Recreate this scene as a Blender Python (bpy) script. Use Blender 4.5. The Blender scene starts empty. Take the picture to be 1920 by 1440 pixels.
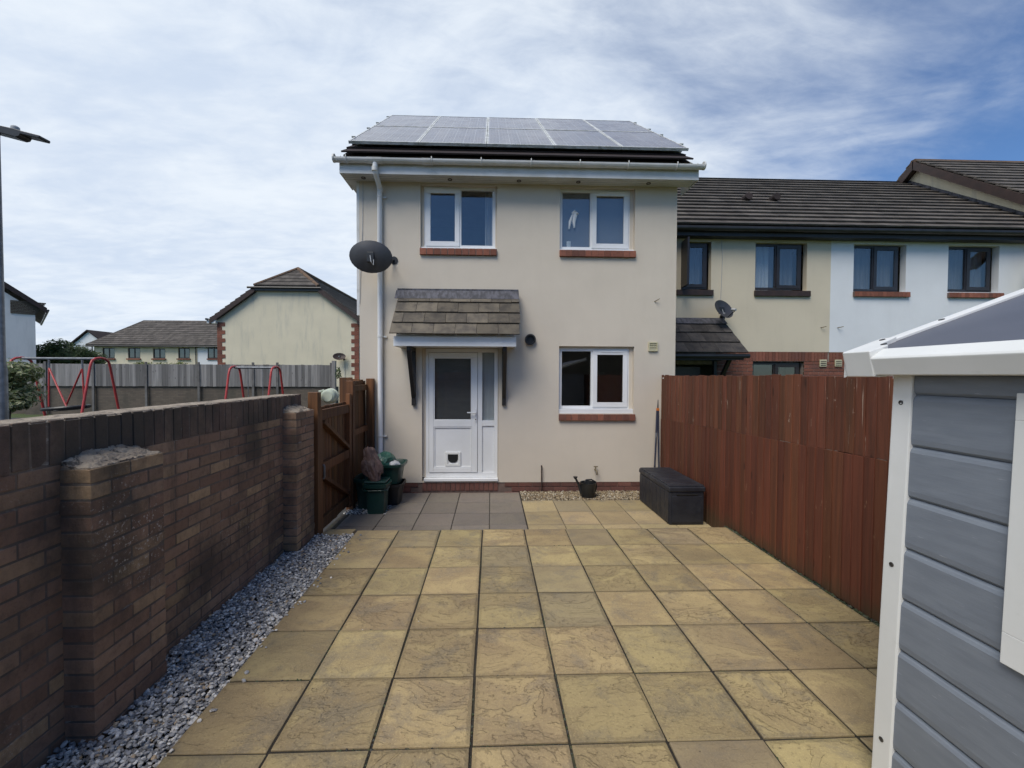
import bpy, bmesh, math, random
from mathutils import Vector, Matrix, noise
R = math.radians
random.seed(7)
sc = bpy.context.scene
col = sc.collection

# ------------------------------------------------------------------ camera
cd = bpy.data.cameras.new('camera'); cam = bpy.data.objects.new('camera', cd); col.objects.link(cam)
cd.sensor_width = 36.0; cd.sensor_fit = 'HORIZONTAL'; cd.lens = 36.0 * 796.66 / 1920
cd.shift_x = 13.0 / 1920; cd.clip_start = 0.05; cd.clip_end = 2000
cam.location = (0, 0, 1.712)
cam.rotation_mode = 'XYZ'
yaw, pitch, roll = 0.0335, 0.0220, -0.0040
cam.matrix_world = (Matrix.Translation((0, 0, 1.712)) @ Matrix.Rotation(-yaw, 4, 'Z')
                    @ Matrix.Rotation(math.pi / 2 - pitch, 4, 'X') @ Matrix.Rotation(-roll, 4, 'Z'))
sc.camera = cam

# ------------------------------------------------------------------ sky, sun, exposure
SUN_EL, SUN_AZ = R(54), R(214)          # azimuth measured from +Y towards +X
w = bpy.data.worlds.new('World'); sc.world = w; w.use_nodes = True
nt = w.node_tree; nt.nodes.clear(); L = nt.links.new
def N(t, **k):
    n = nt.nodes.new(t)
    for a, b in k.items(): setattr(n, a, b)
    return n
sky = N('ShaderNodeTexSky', sky_type='NISHITA', sun_disc=False)
sky.sun_elevation = SUN_EL; sky.sun_rotation = SUN_AZ; sky.air_density = 1.0; sky.dust_density = 0.25; sky.ozone_density = 4.0
tc = N('ShaderNodeTexCoord'); sep = N('ShaderNodeSeparateXYZ'); L(tc.outputs['Generated'], sep.inputs[0])
def M(op, a, b=None, c=None, clamp=False):
    n = N('ShaderNodeMath', operation=op); n.use_clamp = clamp
    for i, x in enumerate((a, b, c)):
        if x is None: continue
        if isinstance(x, (int, float)): n.inputs[i].default_value = x
        else: L(x, n.inputs[i])
    return n.outputs[0]
zz = M('ADD', M('MAXIMUM', sep.outputs[2], 0.0), 0.16)
cv = N('ShaderNodeCombineXYZ'); cv_x = M('DIVIDE', sep.outputs[0], zz); cv_y = M('DIVIDE', sep.outputs[1], zz); L(cv_x, cv.inputs[0]); L(cv_y, cv.inputs[1])
def cloudnoise(off, sc_, detail, rough, dist, stretch=(1, 1, 1), rot=0):
    mp = N('ShaderNodeMapping'); mp.inputs[1].default_value = off; mp.inputs[3].default_value = stretch; mp.inputs[2].default_value = (0, 0, rot)
    L(cv.outputs[0], mp.inputs[0]); n = N('ShaderNodeTexNoise'); L(mp.outputs[0], n.inputs[0])
    n.inputs['Scale'].default_value = sc_; n.inputs['Detail'].default_value = detail; n.inputs['Roughness'].default_value = rough; n.inputs['Distortion'].default_value = dist
    return n.outputs[0]
SKY_OFF = (0.0, 0.9, 0.0)
n1 = cloudnoise(SKY_OFF, 0.55, 2, 0.45, 0.3)
n2 = cloudnoise((3.0, 8.0, 1.0), 1.5, 8, 0.58, 0.5, (1, 1.6, 1), R(30))
n3 = cloudnoise((9.0, 1.0, 4.0), 5.5, 6, 0.6, 0.4, (1, 2.0, 1), R(-12))
def SS(v, lo, hi):
    n = N('ShaderNodeMapRange', interpolation_type='SMOOTHSTEP'); L(v, n.inputs[0]); n.inputs[1].default_value = lo; n.inputs[2].default_value = hi
    return n.outputs[0]
# a sheet of thin cloud that ends to the right and behind: signed distance from its edge line
edge = M('SUBTRACT', M('MULTIPLY', cv_x, 0.72), M('MULTIPLY', cv_y, 0.70))
edge = M('MULTIPLY', M('MAXIMUM', M('MINIMUM', M('SUBTRACT', edge, 0.06), 0.75), -1.50), -0.40)
cover = M('ADD', M('ADD', M('ADD', M('MULTIPLY', n1, 0.75), M('MULTIPLY', n2, 0.55)), M('MULTIPLY', n3, 0.20)), edge)
mask = M('MULTIPLY', SS(cover, 0.56, 1.18), 0.97)
thick = SS(M('ADD', M('MULTIPLY', n2, 0.75), M('MULTIPLY', n3, 0.40)), 0.38, 0.78)
cm = N('ShaderNodeMixRGB'); cm.inputs[1].default_value = (6.2, 7.15, 8.6, 1); cm.inputs[2].default_value = (8.2, 8.85, 9.6, 1); L(thick, cm.inputs[0])
sk = N('ShaderNodeMixRGB', blend_type='MULTIPLY'); sk.inputs[0].default_value = 1; L(sky.outputs[0], sk.inputs[1]); sk.inputs[2].default_value = (0.76, 0.95, 1.16, 1)
mx = N('ShaderNodeMixRGB'); L(mask, mx.inputs[0]); L(sk.outputs[0], mx.inputs[1]); L(cm.outputs[0], mx.inputs[2])
bg = N('ShaderNodeBackground'); bg.inputs[1].default_value = 0.05; L(mx.outputs[0], bg.inputs[0])
wo = N('ShaderNodeOutputWorld'); L(bg.outputs[0], wo.inputs[0])

sd = bpy.data.lights.new('sun', 'SUN'); sun = bpy.data.objects.new('sun', sd); col.objects.link(sun)
sd.energy = 1.5; sd.angle = R(35); sd.color = (1.0, 0.94, 0.84)
sdir = Vector((math.sin(SUN_AZ) * math.cos(SUN_EL), math.cos(SUN_AZ) * math.cos(SUN_EL), math.sin(SUN_EL)))
sun.rotation_euler = sdir.to_track_quat('Z', 'Y').to_euler(); sun.location = sdir * 60

vs = sc.view_settings; vs.view_transform = 'Standard'; vs.look = 'None'; vs.gamma = 1.0; vs.use_curve_mapping = False; vs.exposure = 1.08
sc.cycles.max_bounces = 5; sc.cycles.diffuse_bounces = 3; sc.cycles.glossy_bounces = 3; sc.cycles.use_adaptive_sampling = True; sc.cycles.adaptive_threshold = 0.02; sc.cycles.transparent_max_bounces = 12; sc.cycles.use_denoising = True
sc.cycles.caustics_reflective = False; sc.cycles.caustics_refractive = False

# ------------------------------------------------------------------ geometry helpers
ORG = {}
class MB:
    def __init__(s): s.v = []; s.f = []
    def hexa(s, p):
        b = len(s.v); s.v += [Vector(q) for q in p]
        s.f += [tuple(b + i for i in q) for q in ((0, 3, 2, 1), (4, 5, 6, 7), (0, 1, 5, 4), (1, 2, 6, 5), (2, 3, 7, 6), (3, 0, 4, 7))]
        return s
    def box(s, x0, x1, y0, y1, z0, z1):
        return s.hexa([(x0, y0, z0), (x1, y0, z0), (x1, y1, z0), (x0, y1, z0), (x0, y0, z1), (x1, y0, z1), (x1, y1, z1), (x0, y1, z1)])
    def quad(s, *p):
        b = len(s.v); s.v += [Vector(q) for q in p]; s.f.append(tuple(range(b, b + len(p)))); return s
    def prism(s, pts, axis, lo, hi):
        n = len(pts); b = len(s.v)
        for e in (lo, hi):
            for (p, q) in pts:
                s.v.append(Vector({'x': (e, p, q), 'y': (p, e, q), 'z': (p, q, e)}[axis]))
        s.f.append(tuple(b + i for i in range(n))); s.f.append(tuple(b + n + i for i in reversed(range(n))))
        for i in range(n):
            j = (i + 1) % n; s.f.append((b + i, b + j, b + n + j, b + n + i))
        return s
    def tube(s, path, r, n=10, cap=True):
        path = [Vector(p) for p in path]; m = len(path)
        rs = r if isinstance(r, (list, tuple)) else [r] * m
        b = len(s.v); prev = None
        for i, p in enumerate(path):
            t = (path[min(i + 1, m - 1)] - path[max(i - 1, 0)]).normalized()
            if prev is None: u = t.orthogonal().normalized()
            else: u = (prev - t * prev.dot(t)).normalized()
            prev = u; v = t.cross(u)
            for k in range(n):
                a = 2 * math.pi * k / n; s.v.append(p + (u * math.cos(a) + v * math.sin(a)) * rs[i])
        for i in range(m - 1):
            for k in range(n):
                k2 = (k + 1) % n; s.f.append((b + i * n + k, b + i * n + k2, b + (i + 1) * n + k2, b + (i + 1) * n + k))
        if cap:
            s.f.append(tuple(b + k for k in reversed(range(n)))); s.f.append(tuple(b + (m - 1) * n + k for k in range(n)))
        return s
    def bar(s, p, q, wd, ht, up=(0, 0, 1)):          # rectangular bar from p to q
        p, q = Vector(p), Vector(q); t = (q - p).normalized(); up = Vector(up)
        sd_ = t.cross(up).normalized() * wd / 2; u = sd_.cross(t).normalized() * ht / 2
        return s.hexa([p - sd_ - u, p + sd_ - u, p + sd_ + u, p - sd_ + u, q - sd_ - u, q + sd_ - u, q + sd_ + u, q - sd_ + u])
    def lathe(s, c, prof, n=24, axis='z', cap=True):   # prof: (radius, height)
        b = len(s.v); c = Vector(c)
        for (r, h) in prof:
            for k in range(n):
                a = 2 * math.pi * k / n; x, y = r * math.cos(a), r * math.sin(a)
                s.v.append(c + Vector({'z': (x, y, h), 'y': (x, h, y), 'x': (h, x, y)}[axis]))
        for i in range(len(prof) - 1):
            for k in range(n):
                k2 = (k + 1) % n; s.f.append((b + i * n + k, b + i * n + k2, b + (i + 1) * n + k2, b + (i + 1) * n + k))
        if cap:
            s.f.append(tuple(b + k for k in reversed(range(n)))); s.f.append(tuple(b + (len(prof) - 1) * n + k for k in range(n)))
        return s
    def xf(s, mat, start=0):
        for i in range(start, len(s.v)): s.v[i] = mat @ s.v[i]
        return s
    def wall(s, x0, x1, z0, z1, holes, y, dep, T=lambda x, y, z: (x, y, z), top=None):
        """wall sheet facing -Y with real openings and reveals; holes = (x0,x1,z0,z1)"""
        xs = sorted({x0, x1} | {h[0] for h in holes} | {h[1] for h in holes}); zs = sorted({z0, z1} | {h[2] for h in holes} | {h[3] for h in holes})
        for i in range(len(xs) - 1):
            for j in range(len(zs) - 1):
                a, b, c, d = xs[i], xs[i + 1], zs[j], zs[j + 1]; mxx, mz = (a + b) / 2, (c + d) / 2
                if any(h[0] < mxx < h[1] and h[2] < mz < h[3] for h in holes): continue
                s.quad(T(a, y, c), T(b, y, c), T(b, y, d), T(a, y, d))
        for (a, b, c, d) in holes:
            e = y + dep
            s.quad(T(a, y, c), T(a, y, d), T(a, e, d), T(a, e, c)); s.quad(T(b, y, d), T(b, y, c), T(b, e, c), T(b, e, d))
            s.quad(T(a, y, d), T(b, y, d), T(b, e, d), T(a, e, d)); s.quad(T(b, y, c), T(a, y, c), T(a, e, c), T(b, e, c))
        return s
    def build(s, name, mat, parent=None, smooth=False, bevel=0, seg=2, org=None, recalc=True):
        o_ = ORG[parent] if parent else Vector(org or (0, 0, 0))
        bm = bmesh.new(); vv = [bm.verts.new(v - o_) for v in s.v]
        for f in s.f:
            try: bm.faces.new([vv[i] for i in f])
            except ValueError: pass
        if recalc: bmesh.ops.recalc_face_normals(bm, faces=bm.faces)
        if bevel: bmesh.ops.bevel(bm, geom=[e for e in bm.edges if len(e.link_faces) == 2 and e.calc_face_angle(0) > 0.5], offset=bevel, segments=seg, profile=0.5, affect='EDGES')
        if smooth:
            for f in bm.faces: f.smooth = True
        me = bpy.data.meshes.new(name); bm.to_mesh(me); bm.free(); me.materials.append(mat)
        if smooth:
            try: me.set_sharp_from_angle(angle=R(40))
            except Exception: pass
        o = bpy.data.objects.new(name, me); col.objects.link(o)
        if parent: o.parent = parent; ORG[o] = o_
        else: o.location = o_; ORG[o] = o_
        return o
def mesh_of(mb, name, mat, bevel=0, smooth=False):
    o = mb.build(name, mat, None, smooth, bevel); me = o.data; bpy.data.objects.remove(o); return me
def inst(name, me, loc, parent, rot=(0, 0, 0), scale=None):
    o = bpy.data.objects.new(name, me); col.objects.link(o); o.parent = parent
    o.location = Vector(loc) - ORG[parent]; o.rotation_euler = rot
    if scale: o.scale = scale
    ORG[o] = Vector(loc); return o
def tag(o, label=None, cat=None, group=None, kind=None):
    for k, v in (('label', label), ('category', cat), ('group', group), ('kind', kind)):
        if v: o[k] = v
    return o
def thing(name, label, cat, loc, group=None):
    o = bpy.data.objects.new(name, None); col.objects.link(o); o.location = loc; o.empty_display_size = 0.2
    ORG[o] = Vector(loc); return tag(o, label, cat, group)
rnd = random.uniform

# ------------------------------------------------------------------ materials
def hexc(r, g, b): return tuple(((c / 255 + 0.055) / 1.055) ** 2.4 if c > 10 else c / 255 / 12.92 for c in (r, g, b)) + (1,)
class G:
    def __init__(s, name):
        s.m = bpy.data.materials.new(name); s.m.use_nodes = True; s.t = s.m.node_tree; s.t.nodes.clear()
        s.out = s.n('ShaderNodeOutputMaterial'); s.b = s.n('ShaderNodeBsdfPrincipled'); s.l(s.b.outputs[0], s.out.inputs[0])
        s.pos = s.n('ShaderNodeNewGeometry').outputs['Position']
    def n(s, t, **k):
        x = s.t.nodes.new(t)
        for a, b in k.items(): setattr(x, a, b)
        return x
    def l(s, a, b): s.t.links.new(a, b)
    def set(s, **k):
        for a, v in k.items(): s.b.inputs[a.replace('_', ' ')].default_value = v
    def math(s, op, a, b=None, clamp=False):
        n = s.n('ShaderNodeMath', operation=op); n.use_clamp = clamp
        for i, x in enumerate((a, b)):
            if x is None: continue
            if isinstance(x, (int, float)): n.inputs[i].default_value = x
            else: s.l(x, n.inputs[i])
        return n.outputs[0]
    def rand(s): return s.n('ShaderNodeObjectInfo').outputs['Random']
    def coords(s, stretch=(1, 1, 1), off=False, src=None):
        v = src or s.pos
        if off:
            a = s.n('ShaderNodeVectorMath', operation='ADD'); s.l(v, a.inputs[0])
            c = s.n('ShaderNodeCombineXYZ'); r = s.math('MULTIPLY', s.rand(), 57.0)
            for i in range(3): s.l(r, c.inputs[i])
            s.l(c.outputs[0], a.inputs[1]); v = a.outputs[0]
        if stretch != (1, 1, 1):
            mp = s.n('ShaderNodeVectorMath', operation='MULTIPLY'); s.l(v, mp.inputs[0]); mp.inputs[1].default_value = stretch; v = mp.outputs[0]
        return v
    def noise(s, v, scale, detail=6, rough=0.6, dist=0.0):
        n = s.n('ShaderNodeTexNoise'); s.l(v, n.inputs[0]); n.inputs['Scale'].default_value = scale; n.inputs['Detail'].default_value = detail
        n.inputs['Roughness'].default_value = rough; n.inputs['Distortion'].default_value = dist; return n.outputs[0]
    def step(s, v, lo, hi, a=0.0, b=1.0):
        n = s.n('ShaderNodeMapRange', interpolation_type='SMOOTHSTEP'); s.l(v, n.inputs[0])
        for i, x in enumerate((lo, hi, a, b)): n.inputs[i + 1].default_value = x
        return n.outputs[0]
    def mix(s, f, a, b, mode='MIX'):
        n = s.n('ShaderNodeMixRGB', blend_type=mode)
        for i, x in enumerate((f, a, b)):
            if isinstance(x, (int, float)): n.inputs[i].default_value = x
            elif isinstance(x, tuple): n.inputs[i].default_value = x if len(x) == 4 else x + (1,)
            else: s.l(x, n.inputs[i])
        return n.outputs[0]
    def vary(s, c, amount, src=None, hue=0.0):
        n = s.n('ShaderNodeHueSaturation'); r = src or s.rand()
        s.l(s.step(r, 0, 1, 1 - amount, 1 + amount), n.inputs['Value']); s.l(c, n.inputs['Color'])
        if hue: s.l(s.math('ADD', s.math('MULTIPLY', s.math('FRACT', s.math('MULTIPLY', r, 17.3)), hue), 0.5 - hue / 2), n.inputs['Hue'])
        return n.outputs[0]
    def bump(s, h, strength, dist, prev=None):
        n = s.n('ShaderNodeBump'); n.inputs['Strength'].default_value = strength; n.inputs['Distance'].default_value = dist; s.l(h, n.inputs['Height'])
        if prev: s.l(prev, n.inputs['Normal'])
        return n.outputs[0]
    def col(s, c): s.l(c, s.b.inputs['Base Color'])
    def nor(s, c): s.l(c, s.b.inputs['Normal'])
def pbr(name, a, b=None, scale=3.0, lo=0.35, hi=0.65, rough=0.75, bump=0.0, bscale=80.0, bdist=0.004, rand=0.0, hue=0.0, metal=0.0, ior=1.5,
        stretch=(1, 1, 1), spots=(), off=None, rvar=0.0, spec=None):
    g = G(name); off = (rand > 0) if off is None else off
    v = g.coords(stretch, off); nn = g.noise(v, scale)
    c = g.mix(g.step(nn, lo, hi), a, b or a)
    if rand: c = g.vary(c, rand, hue=hue)
    for (sc_, s_, l_, h_, st, am) in spots:
        k = g.math('MULTIPLY', g.step(g.noise(g.coords(st), s_, 7, 0.65), l_, h_), am); c = g.mix(k, c, sc_)
    g.col(c); g.set(Roughness=rough, Metallic=metal, IOR=ior)
    if spec is not None: g.b.inputs['Specular IOR Level'].default_value = spec
    if rvar: g.l(g.step(g.noise(v, scale * 3), 0.3, 0.7, rough - rvar, rough + rvar), g.b.inputs['Roughness'])
    if bump: g.nor(g.bump(g.noise(g.coords(stretch, off), bscale, 5), bump, bdist))
    return g.m
MT = {}
# rendered wall: cream paint with faint streaks and dirt
def render_mat(name, c, dirt, am=0.35, top=0.0):
    g = G(name); v = g.coords((1, 1, 0.35)); cc = g.mix(g.step(g.noise(g.coords(), 0.9, 4), 0.3, 0.7), c, tuple(x * 0.93 for x in c[:3]) + (1,))
    cc = g.mix(g.math('MULTIPLY', g.step(g.noise(g.coords((1.6, 1.6, 0.22)), 2.2, 8, 0.65), 0.48, 0.78), am), cc, dirt)
    cc = g.mix(g.math('MULTIPLY', g.step(g.noise(g.coords(), 18, 6, 0.7), 0.60, 0.75), am * 0.4), cc, dirt)
    g.col(cc); g.set(Roughness=0.9, IOR=1.4)
    g.nor(g.bump(g.noise(g.coords(), 260, 4, 0.7), 0.35, 0.003, g.bump(g.noise(g.coords(), 5, 3), 0.15, 0.02))); return g.m
MT['cream'] = render_mat('cream_render', (0.62, 0.555, 0.462, 1), (0.44, 0.39, 0.31, 1), 0.10)
MT['cream2'] = render_mat('neighbour_cream_render', (0.62, 0.55, 0.42, 1), (0.42, 0.37, 0.29, 1), 0.2)
MT['cream3'] = render_mat('yellow_cream_render', (0.68, 0.62, 0.465, 1), (0.46, 0.44, 0.36, 1), 0.75)
MT['white_r'] = render_mat('white_render', (0.72, 0.74, 0.755, 1), (0.54, 0.55, 0.55, 1), 0.15)
MT['grey_r'] = render_mat('pale_grey_render', (0.82, 0.80, 0.76, 1), (0.40, 0.40, 0.38, 1), 0.3)
MT['upvc'] = pbr('white_upvc', (0.78, 0.79, 0.80, 1), (0.72, 0.73, 0.73, 1), 1.5, rough=0.32, spots=[((0.42, 0.42, 0.38, 1), 6, 0.62, 0.85, (1, 1, 1), 0.35)])
MT['gutter'] = pbr('weathered_white_gutter', (0.68, 0.68, 0.67, 1), (0.58, 0.58, 0.55, 1), 2.0, rough=0.42, spots=[((0.30, 0.31, 0.27, 1), 5, 0.52, 0.8, (0.6, 1, 2), 0.5)])
MT['dkframe'] = pbr('dark_brown_upvc', (0.020, 0.015, 0.014, 1), (0.028, 0.02, 0.018, 1), 5, rough=0.35)
MT['brown'] = pbr('brown_stained_timber', (0.045, 0.024, 0.019, 1), (0.028, 0.016, 0.013, 1), 5, rough=0.6, bump=0.2, bscale=40)
MT['blackt'] = pbr('black_painted_timber', (0.013, 0.012, 0.013, 1), (0.022, 0.018, 0.017, 1), 8, rough=0.5, bump=0.25, bscale=50, stretch=(4, 4, 0.6))
MT['blackp'] = pbr('black_plastic', (0.012, 0.013, 0.014, 1), (0.02, 0.021, 0.023, 1), 6, rough=0.42)
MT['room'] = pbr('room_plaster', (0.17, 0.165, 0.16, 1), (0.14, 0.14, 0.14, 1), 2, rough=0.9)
MT['curtain'] = pbr('white_curtain', (0.62, 0.64, 0.66, 1), (0.52, 0.54, 0.57, 1), 3, rough=0.9, stretch=(12, 12, 0.6))
MT['obscure'] = pbr('obscure_pane_backing', (0.16, 0.175, 0.20, 1), (0.19, 0.20, 0.22, 1), 3, rough=0.6)
MT['net'] = pbr('grey_net_curtain', (0.22, 0.225, 0.24, 1), (0.16, 0.165, 0.18, 1), 2, rough=0.9, stretch=(9, 9, 0.5))
MT['blind'] = pbr('grey_door_blind', (0.105, 0.105, 0.108, 1), (0.125, 0.125, 0.127, 1), 2, rough=0.55, stretch=(1, 1, 8))
# glass: clear pane that lets you see in and mirrors the sky
def glass(name, tint, ior):
    g = G(name); g.t.nodes.remove(g.b); tr = g.n('ShaderNodeBsdfTransparent'); tr.inputs[0].default_value = tint
    gl = g.n('ShaderNodeBsdfGlossy'); gl.inputs['Roughness'].default_value = 0.015; lw = g.n('ShaderNodeLayerWeight'); lw.inputs[0].default_value = 0.5; f0 = ((ior - 1) / (ior + 1)) ** 2; fac = g.math('ADD', g.math('MULTIPLY', g.math('POWER', lw.outputs['Facing'], 5.0), 1 - f0), f0)
    g.l(g.bump(g.noise(g.coords(), 1.3, 2), 0.02, 0.05), gl.inputs['Normal'])
    mx_ = g.n('ShaderNodeMixShader'); g.l(fac, mx_.inputs[0]); g.l(tr.outputs[0], mx_.inputs[1]); g.l(gl.outputs[0], mx_.inputs[2]); g.l(mx_.outputs[0], g.out.inputs[0]); return g.m
MT['glass'] = glass('double_glazing', (0.90, 0.92, 0.92, 1), 1.95)
MT['farglass'] = pbr('far_dark_glass', (0.03, 0.033, 0.036, 1), (0.05, 0.052, 0.055, 1), 1, rough=0.05, ior=2.0)
# bricks
def brick_mat(name, cols, stain, stain_am, white_am, rand=0.28, srange=(0.42, 0.62), sscale=1.3):
    g = G(name); r = g.rand(); c = g.mix(g.step(r, 0, 1), cols[0], cols[1]); c = g.mix(g.step(g.math('FRACT', g.math('MULTIPLY', r, 7.7)), 0.72, 0.95), c, cols[2])
    c = g.vary(c, rand, g.math('FRACT', g.math('MULTIPLY', r, 31.1)))
    c = g.mix(g.math('MULTIPLY', g.step(g.noise(g.coords(), 22, 7, 0.7), 0.45, 0.72), 0.45), c, tuple(x * 0.45 for x in cols[0][:3]) + (1,))
    if stain_am:
        c = g.mix(g.math('MULTIPLY', g.step(g.noise(g.coords((1, 1, 0.7)), sscale, 8, 0.68), *srange), stain_am), c, stain)
        c = g.mix(g.math('MULTIPLY', g.step(g.noise(g.coords((5, 5, 0.55)), 1.2, 6, 0.65), 0.52, 0.72), stain_am * 0.7), c, stain)
    if white_am:
        k = g.math('MULTIPLY', g.step(g.noise(g.coords(), 1.1, 3), 0.52, 0.66), g.step(g.noise(g.coords(), 60, 5, 0.72), 0.56, 0.66)); c = g.mix(g.math('MULTIPLY', k, white_am), c, (0.62, 0.58, 0.52, 1))
    g.col(c); g.set(Roughness=0.88, IOR=1.4); g.nor(g.bump(g.noise(g.coords(), 85, 7, 0.75), 0.9, 0.008)); return g.m
DARK = (0.070, 0.062, 0.050, 1)
MT['wbrick'] = brick_mat('weathered_garden_brick', [(0.30, 0.180, 0.122, 1), (0.36, 0.235, 0.155, 1), (0.44, 0.30, 0.175, 1)], DARK, 0.80, 1.0, 0.16, (0.43, 0.64))
MT['wcap'] = brick_mat('weathered_coping_brick', [(0.20, 0.130, 0.10, 1), (0.24, 0.165, 0.12, 1), (0.26, 0.18, 0.13, 1)], DARK, 0.86, 0.5, 0.14, srange=(0.34, 0.58))
MT['wmortar'] = pbr('garden_wall_mortar', (0.22, 0.17, 0.13, 1), (0.12, 0.10, 0.082, 1), 3, rough=0.95, bump=0.6, bscale=90, spots=[((0.55, 0.53, 0.48, 1), 7, 0.56, 0.70, (1, 1, 3), 0.6), ((0.06, 0.056, 0.05, 1), 1.3, 0.42, 0.6, (1, 1, .7), .7)])
MT['capmortar'] = pbr('lichened_mortar_capping', (0.44, 0.365, 0.28, 1), (0.27, 0.22, 0.17, 1), 9, rough=0.95, bump=1.0, bscale=38, bdist=0.03, spots=[((0.05, 0.045, 0.04, 1), 20, 0.54, 0.62, (1, 1, 1), 0.85), ((0.5, 0.48, 0.43, 1), 25, .62, .7, (1, 1, 1), .5)])
MT['rbrick'] = brick_mat('red_facing_brick', [(0.21, 0.078, 0.052, 1), (0.26, 0.10, 0.065, 1), (0.17, 0.07, 0.052, 1)], (0.09, 0.05, 0.04, 1), 0.35, 0.12, 0.18)
MT['pbrick'] = brick_mat('plinth_brick', [(0.15, 0.065, 0.052, 1), (0.19, 0.085, 0.066, 1), (0.13, 0.06, 0.05, 1)], (0.08, 0.05, 0.045, 1), 0.4, 0.12, 0.18)
MT['rmortar'] = pbr('brick_joint_mortar', (0.30, 0.25, 0.21, 1), (0.22, 0.18, 0.15, 1), 8, rough=0.95)
MT['pmortar'] = pbr('plinth_joint_mortar', (0.17, 0.115, 0.095, 1), (0.13, 0.09, 0.075, 1), 8, rough=0.95)
# concrete roof tiles
def tile_mat(name, a, b, lich, am=0.5, rand=0.18, stripe=0.0):
    g = G(name); v = g.coords((1, 1, 1), True); c = g.mix(g.step(g.noise(v, 5, 7, 0.65), 0.35, 0.68), a, b); c = g.vary(c, rand)
    if stripe:
        sx = g.n('ShaderNodeSeparateXYZ'); g.l(g.pos, sx.inputs[0]); t = g.math('FLOOR', g.math('MULTIPLY', sx.outputs[0], stripe)); wn = g.n('ShaderNodeTexWhiteNoise', noise_dimensions='2D')
        cb = g.n('ShaderNodeCombineXYZ'); g.l(t, cb.inputs[0]); g.l(g.rand(), cb.inputs[1]); g.l(cb.outputs[0], wn.inputs['Vector']); c = g.vary(c, 0.22, wn.outputs['Value'])
    c = g.mix(g.math('MULTIPLY', g.step(g.noise(g.coords(), 28, 5, 0.7), 0.60, 0.70), am), c, lich)
    g.col(c); g.set(Roughness=0.92, IOR=1.4); g.nor(g.bump(g.noise(g.coords(), 90, 5, 0.7), 0.5, 0.005)); return g.m
MT['tile'] = tile_mat('grey_brown_roof_tile', (0.120, 0.105, 0.090, 1), (0.075, 0.066, 0.060, 1), (0.22, 0.21, 0.18, 1), 0.35, 0.10, 3.0)
MT['ctile'] = tile_mat('canopy_tile', (0.155, 0.132, 0.100, 1), (0.078, 0.068, 0.058, 1), (0.28, 0.26, 0.21, 1), 0.3, 0.22)
MT['ntile'] = tile_mat('dark_porch_tile', (0.075, 0.065, 0.058, 1), (0.038, 0.035, 0.034, 1), (0.25, 0.24, 0.21, 1), 0.4, 0.2)
MT['htile'] = tile_mat('brown_roof_tile', (0.038, 0.028, 0.027, 1), (0.026, 0.02, 0.02, 1), (0.1, 0.09, 0.08, 1), 0.15)
MT['ridge'] = tile_mat('ridge_tile', (0.15, 0.095, 0.06, 1), (0.09, 0.065, 0.05, 1), (0.2, 0.17, 0.12, 1), 0.4)
MT['lead'] = pbr('lead_flashing', (0.095, 0.095, 0.115, 1), (0.035, 0.036, 0.045, 1), 9, rough=0.65, bump=0.5, bscale=25, stretch=(2, 1, 0.6))
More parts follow.
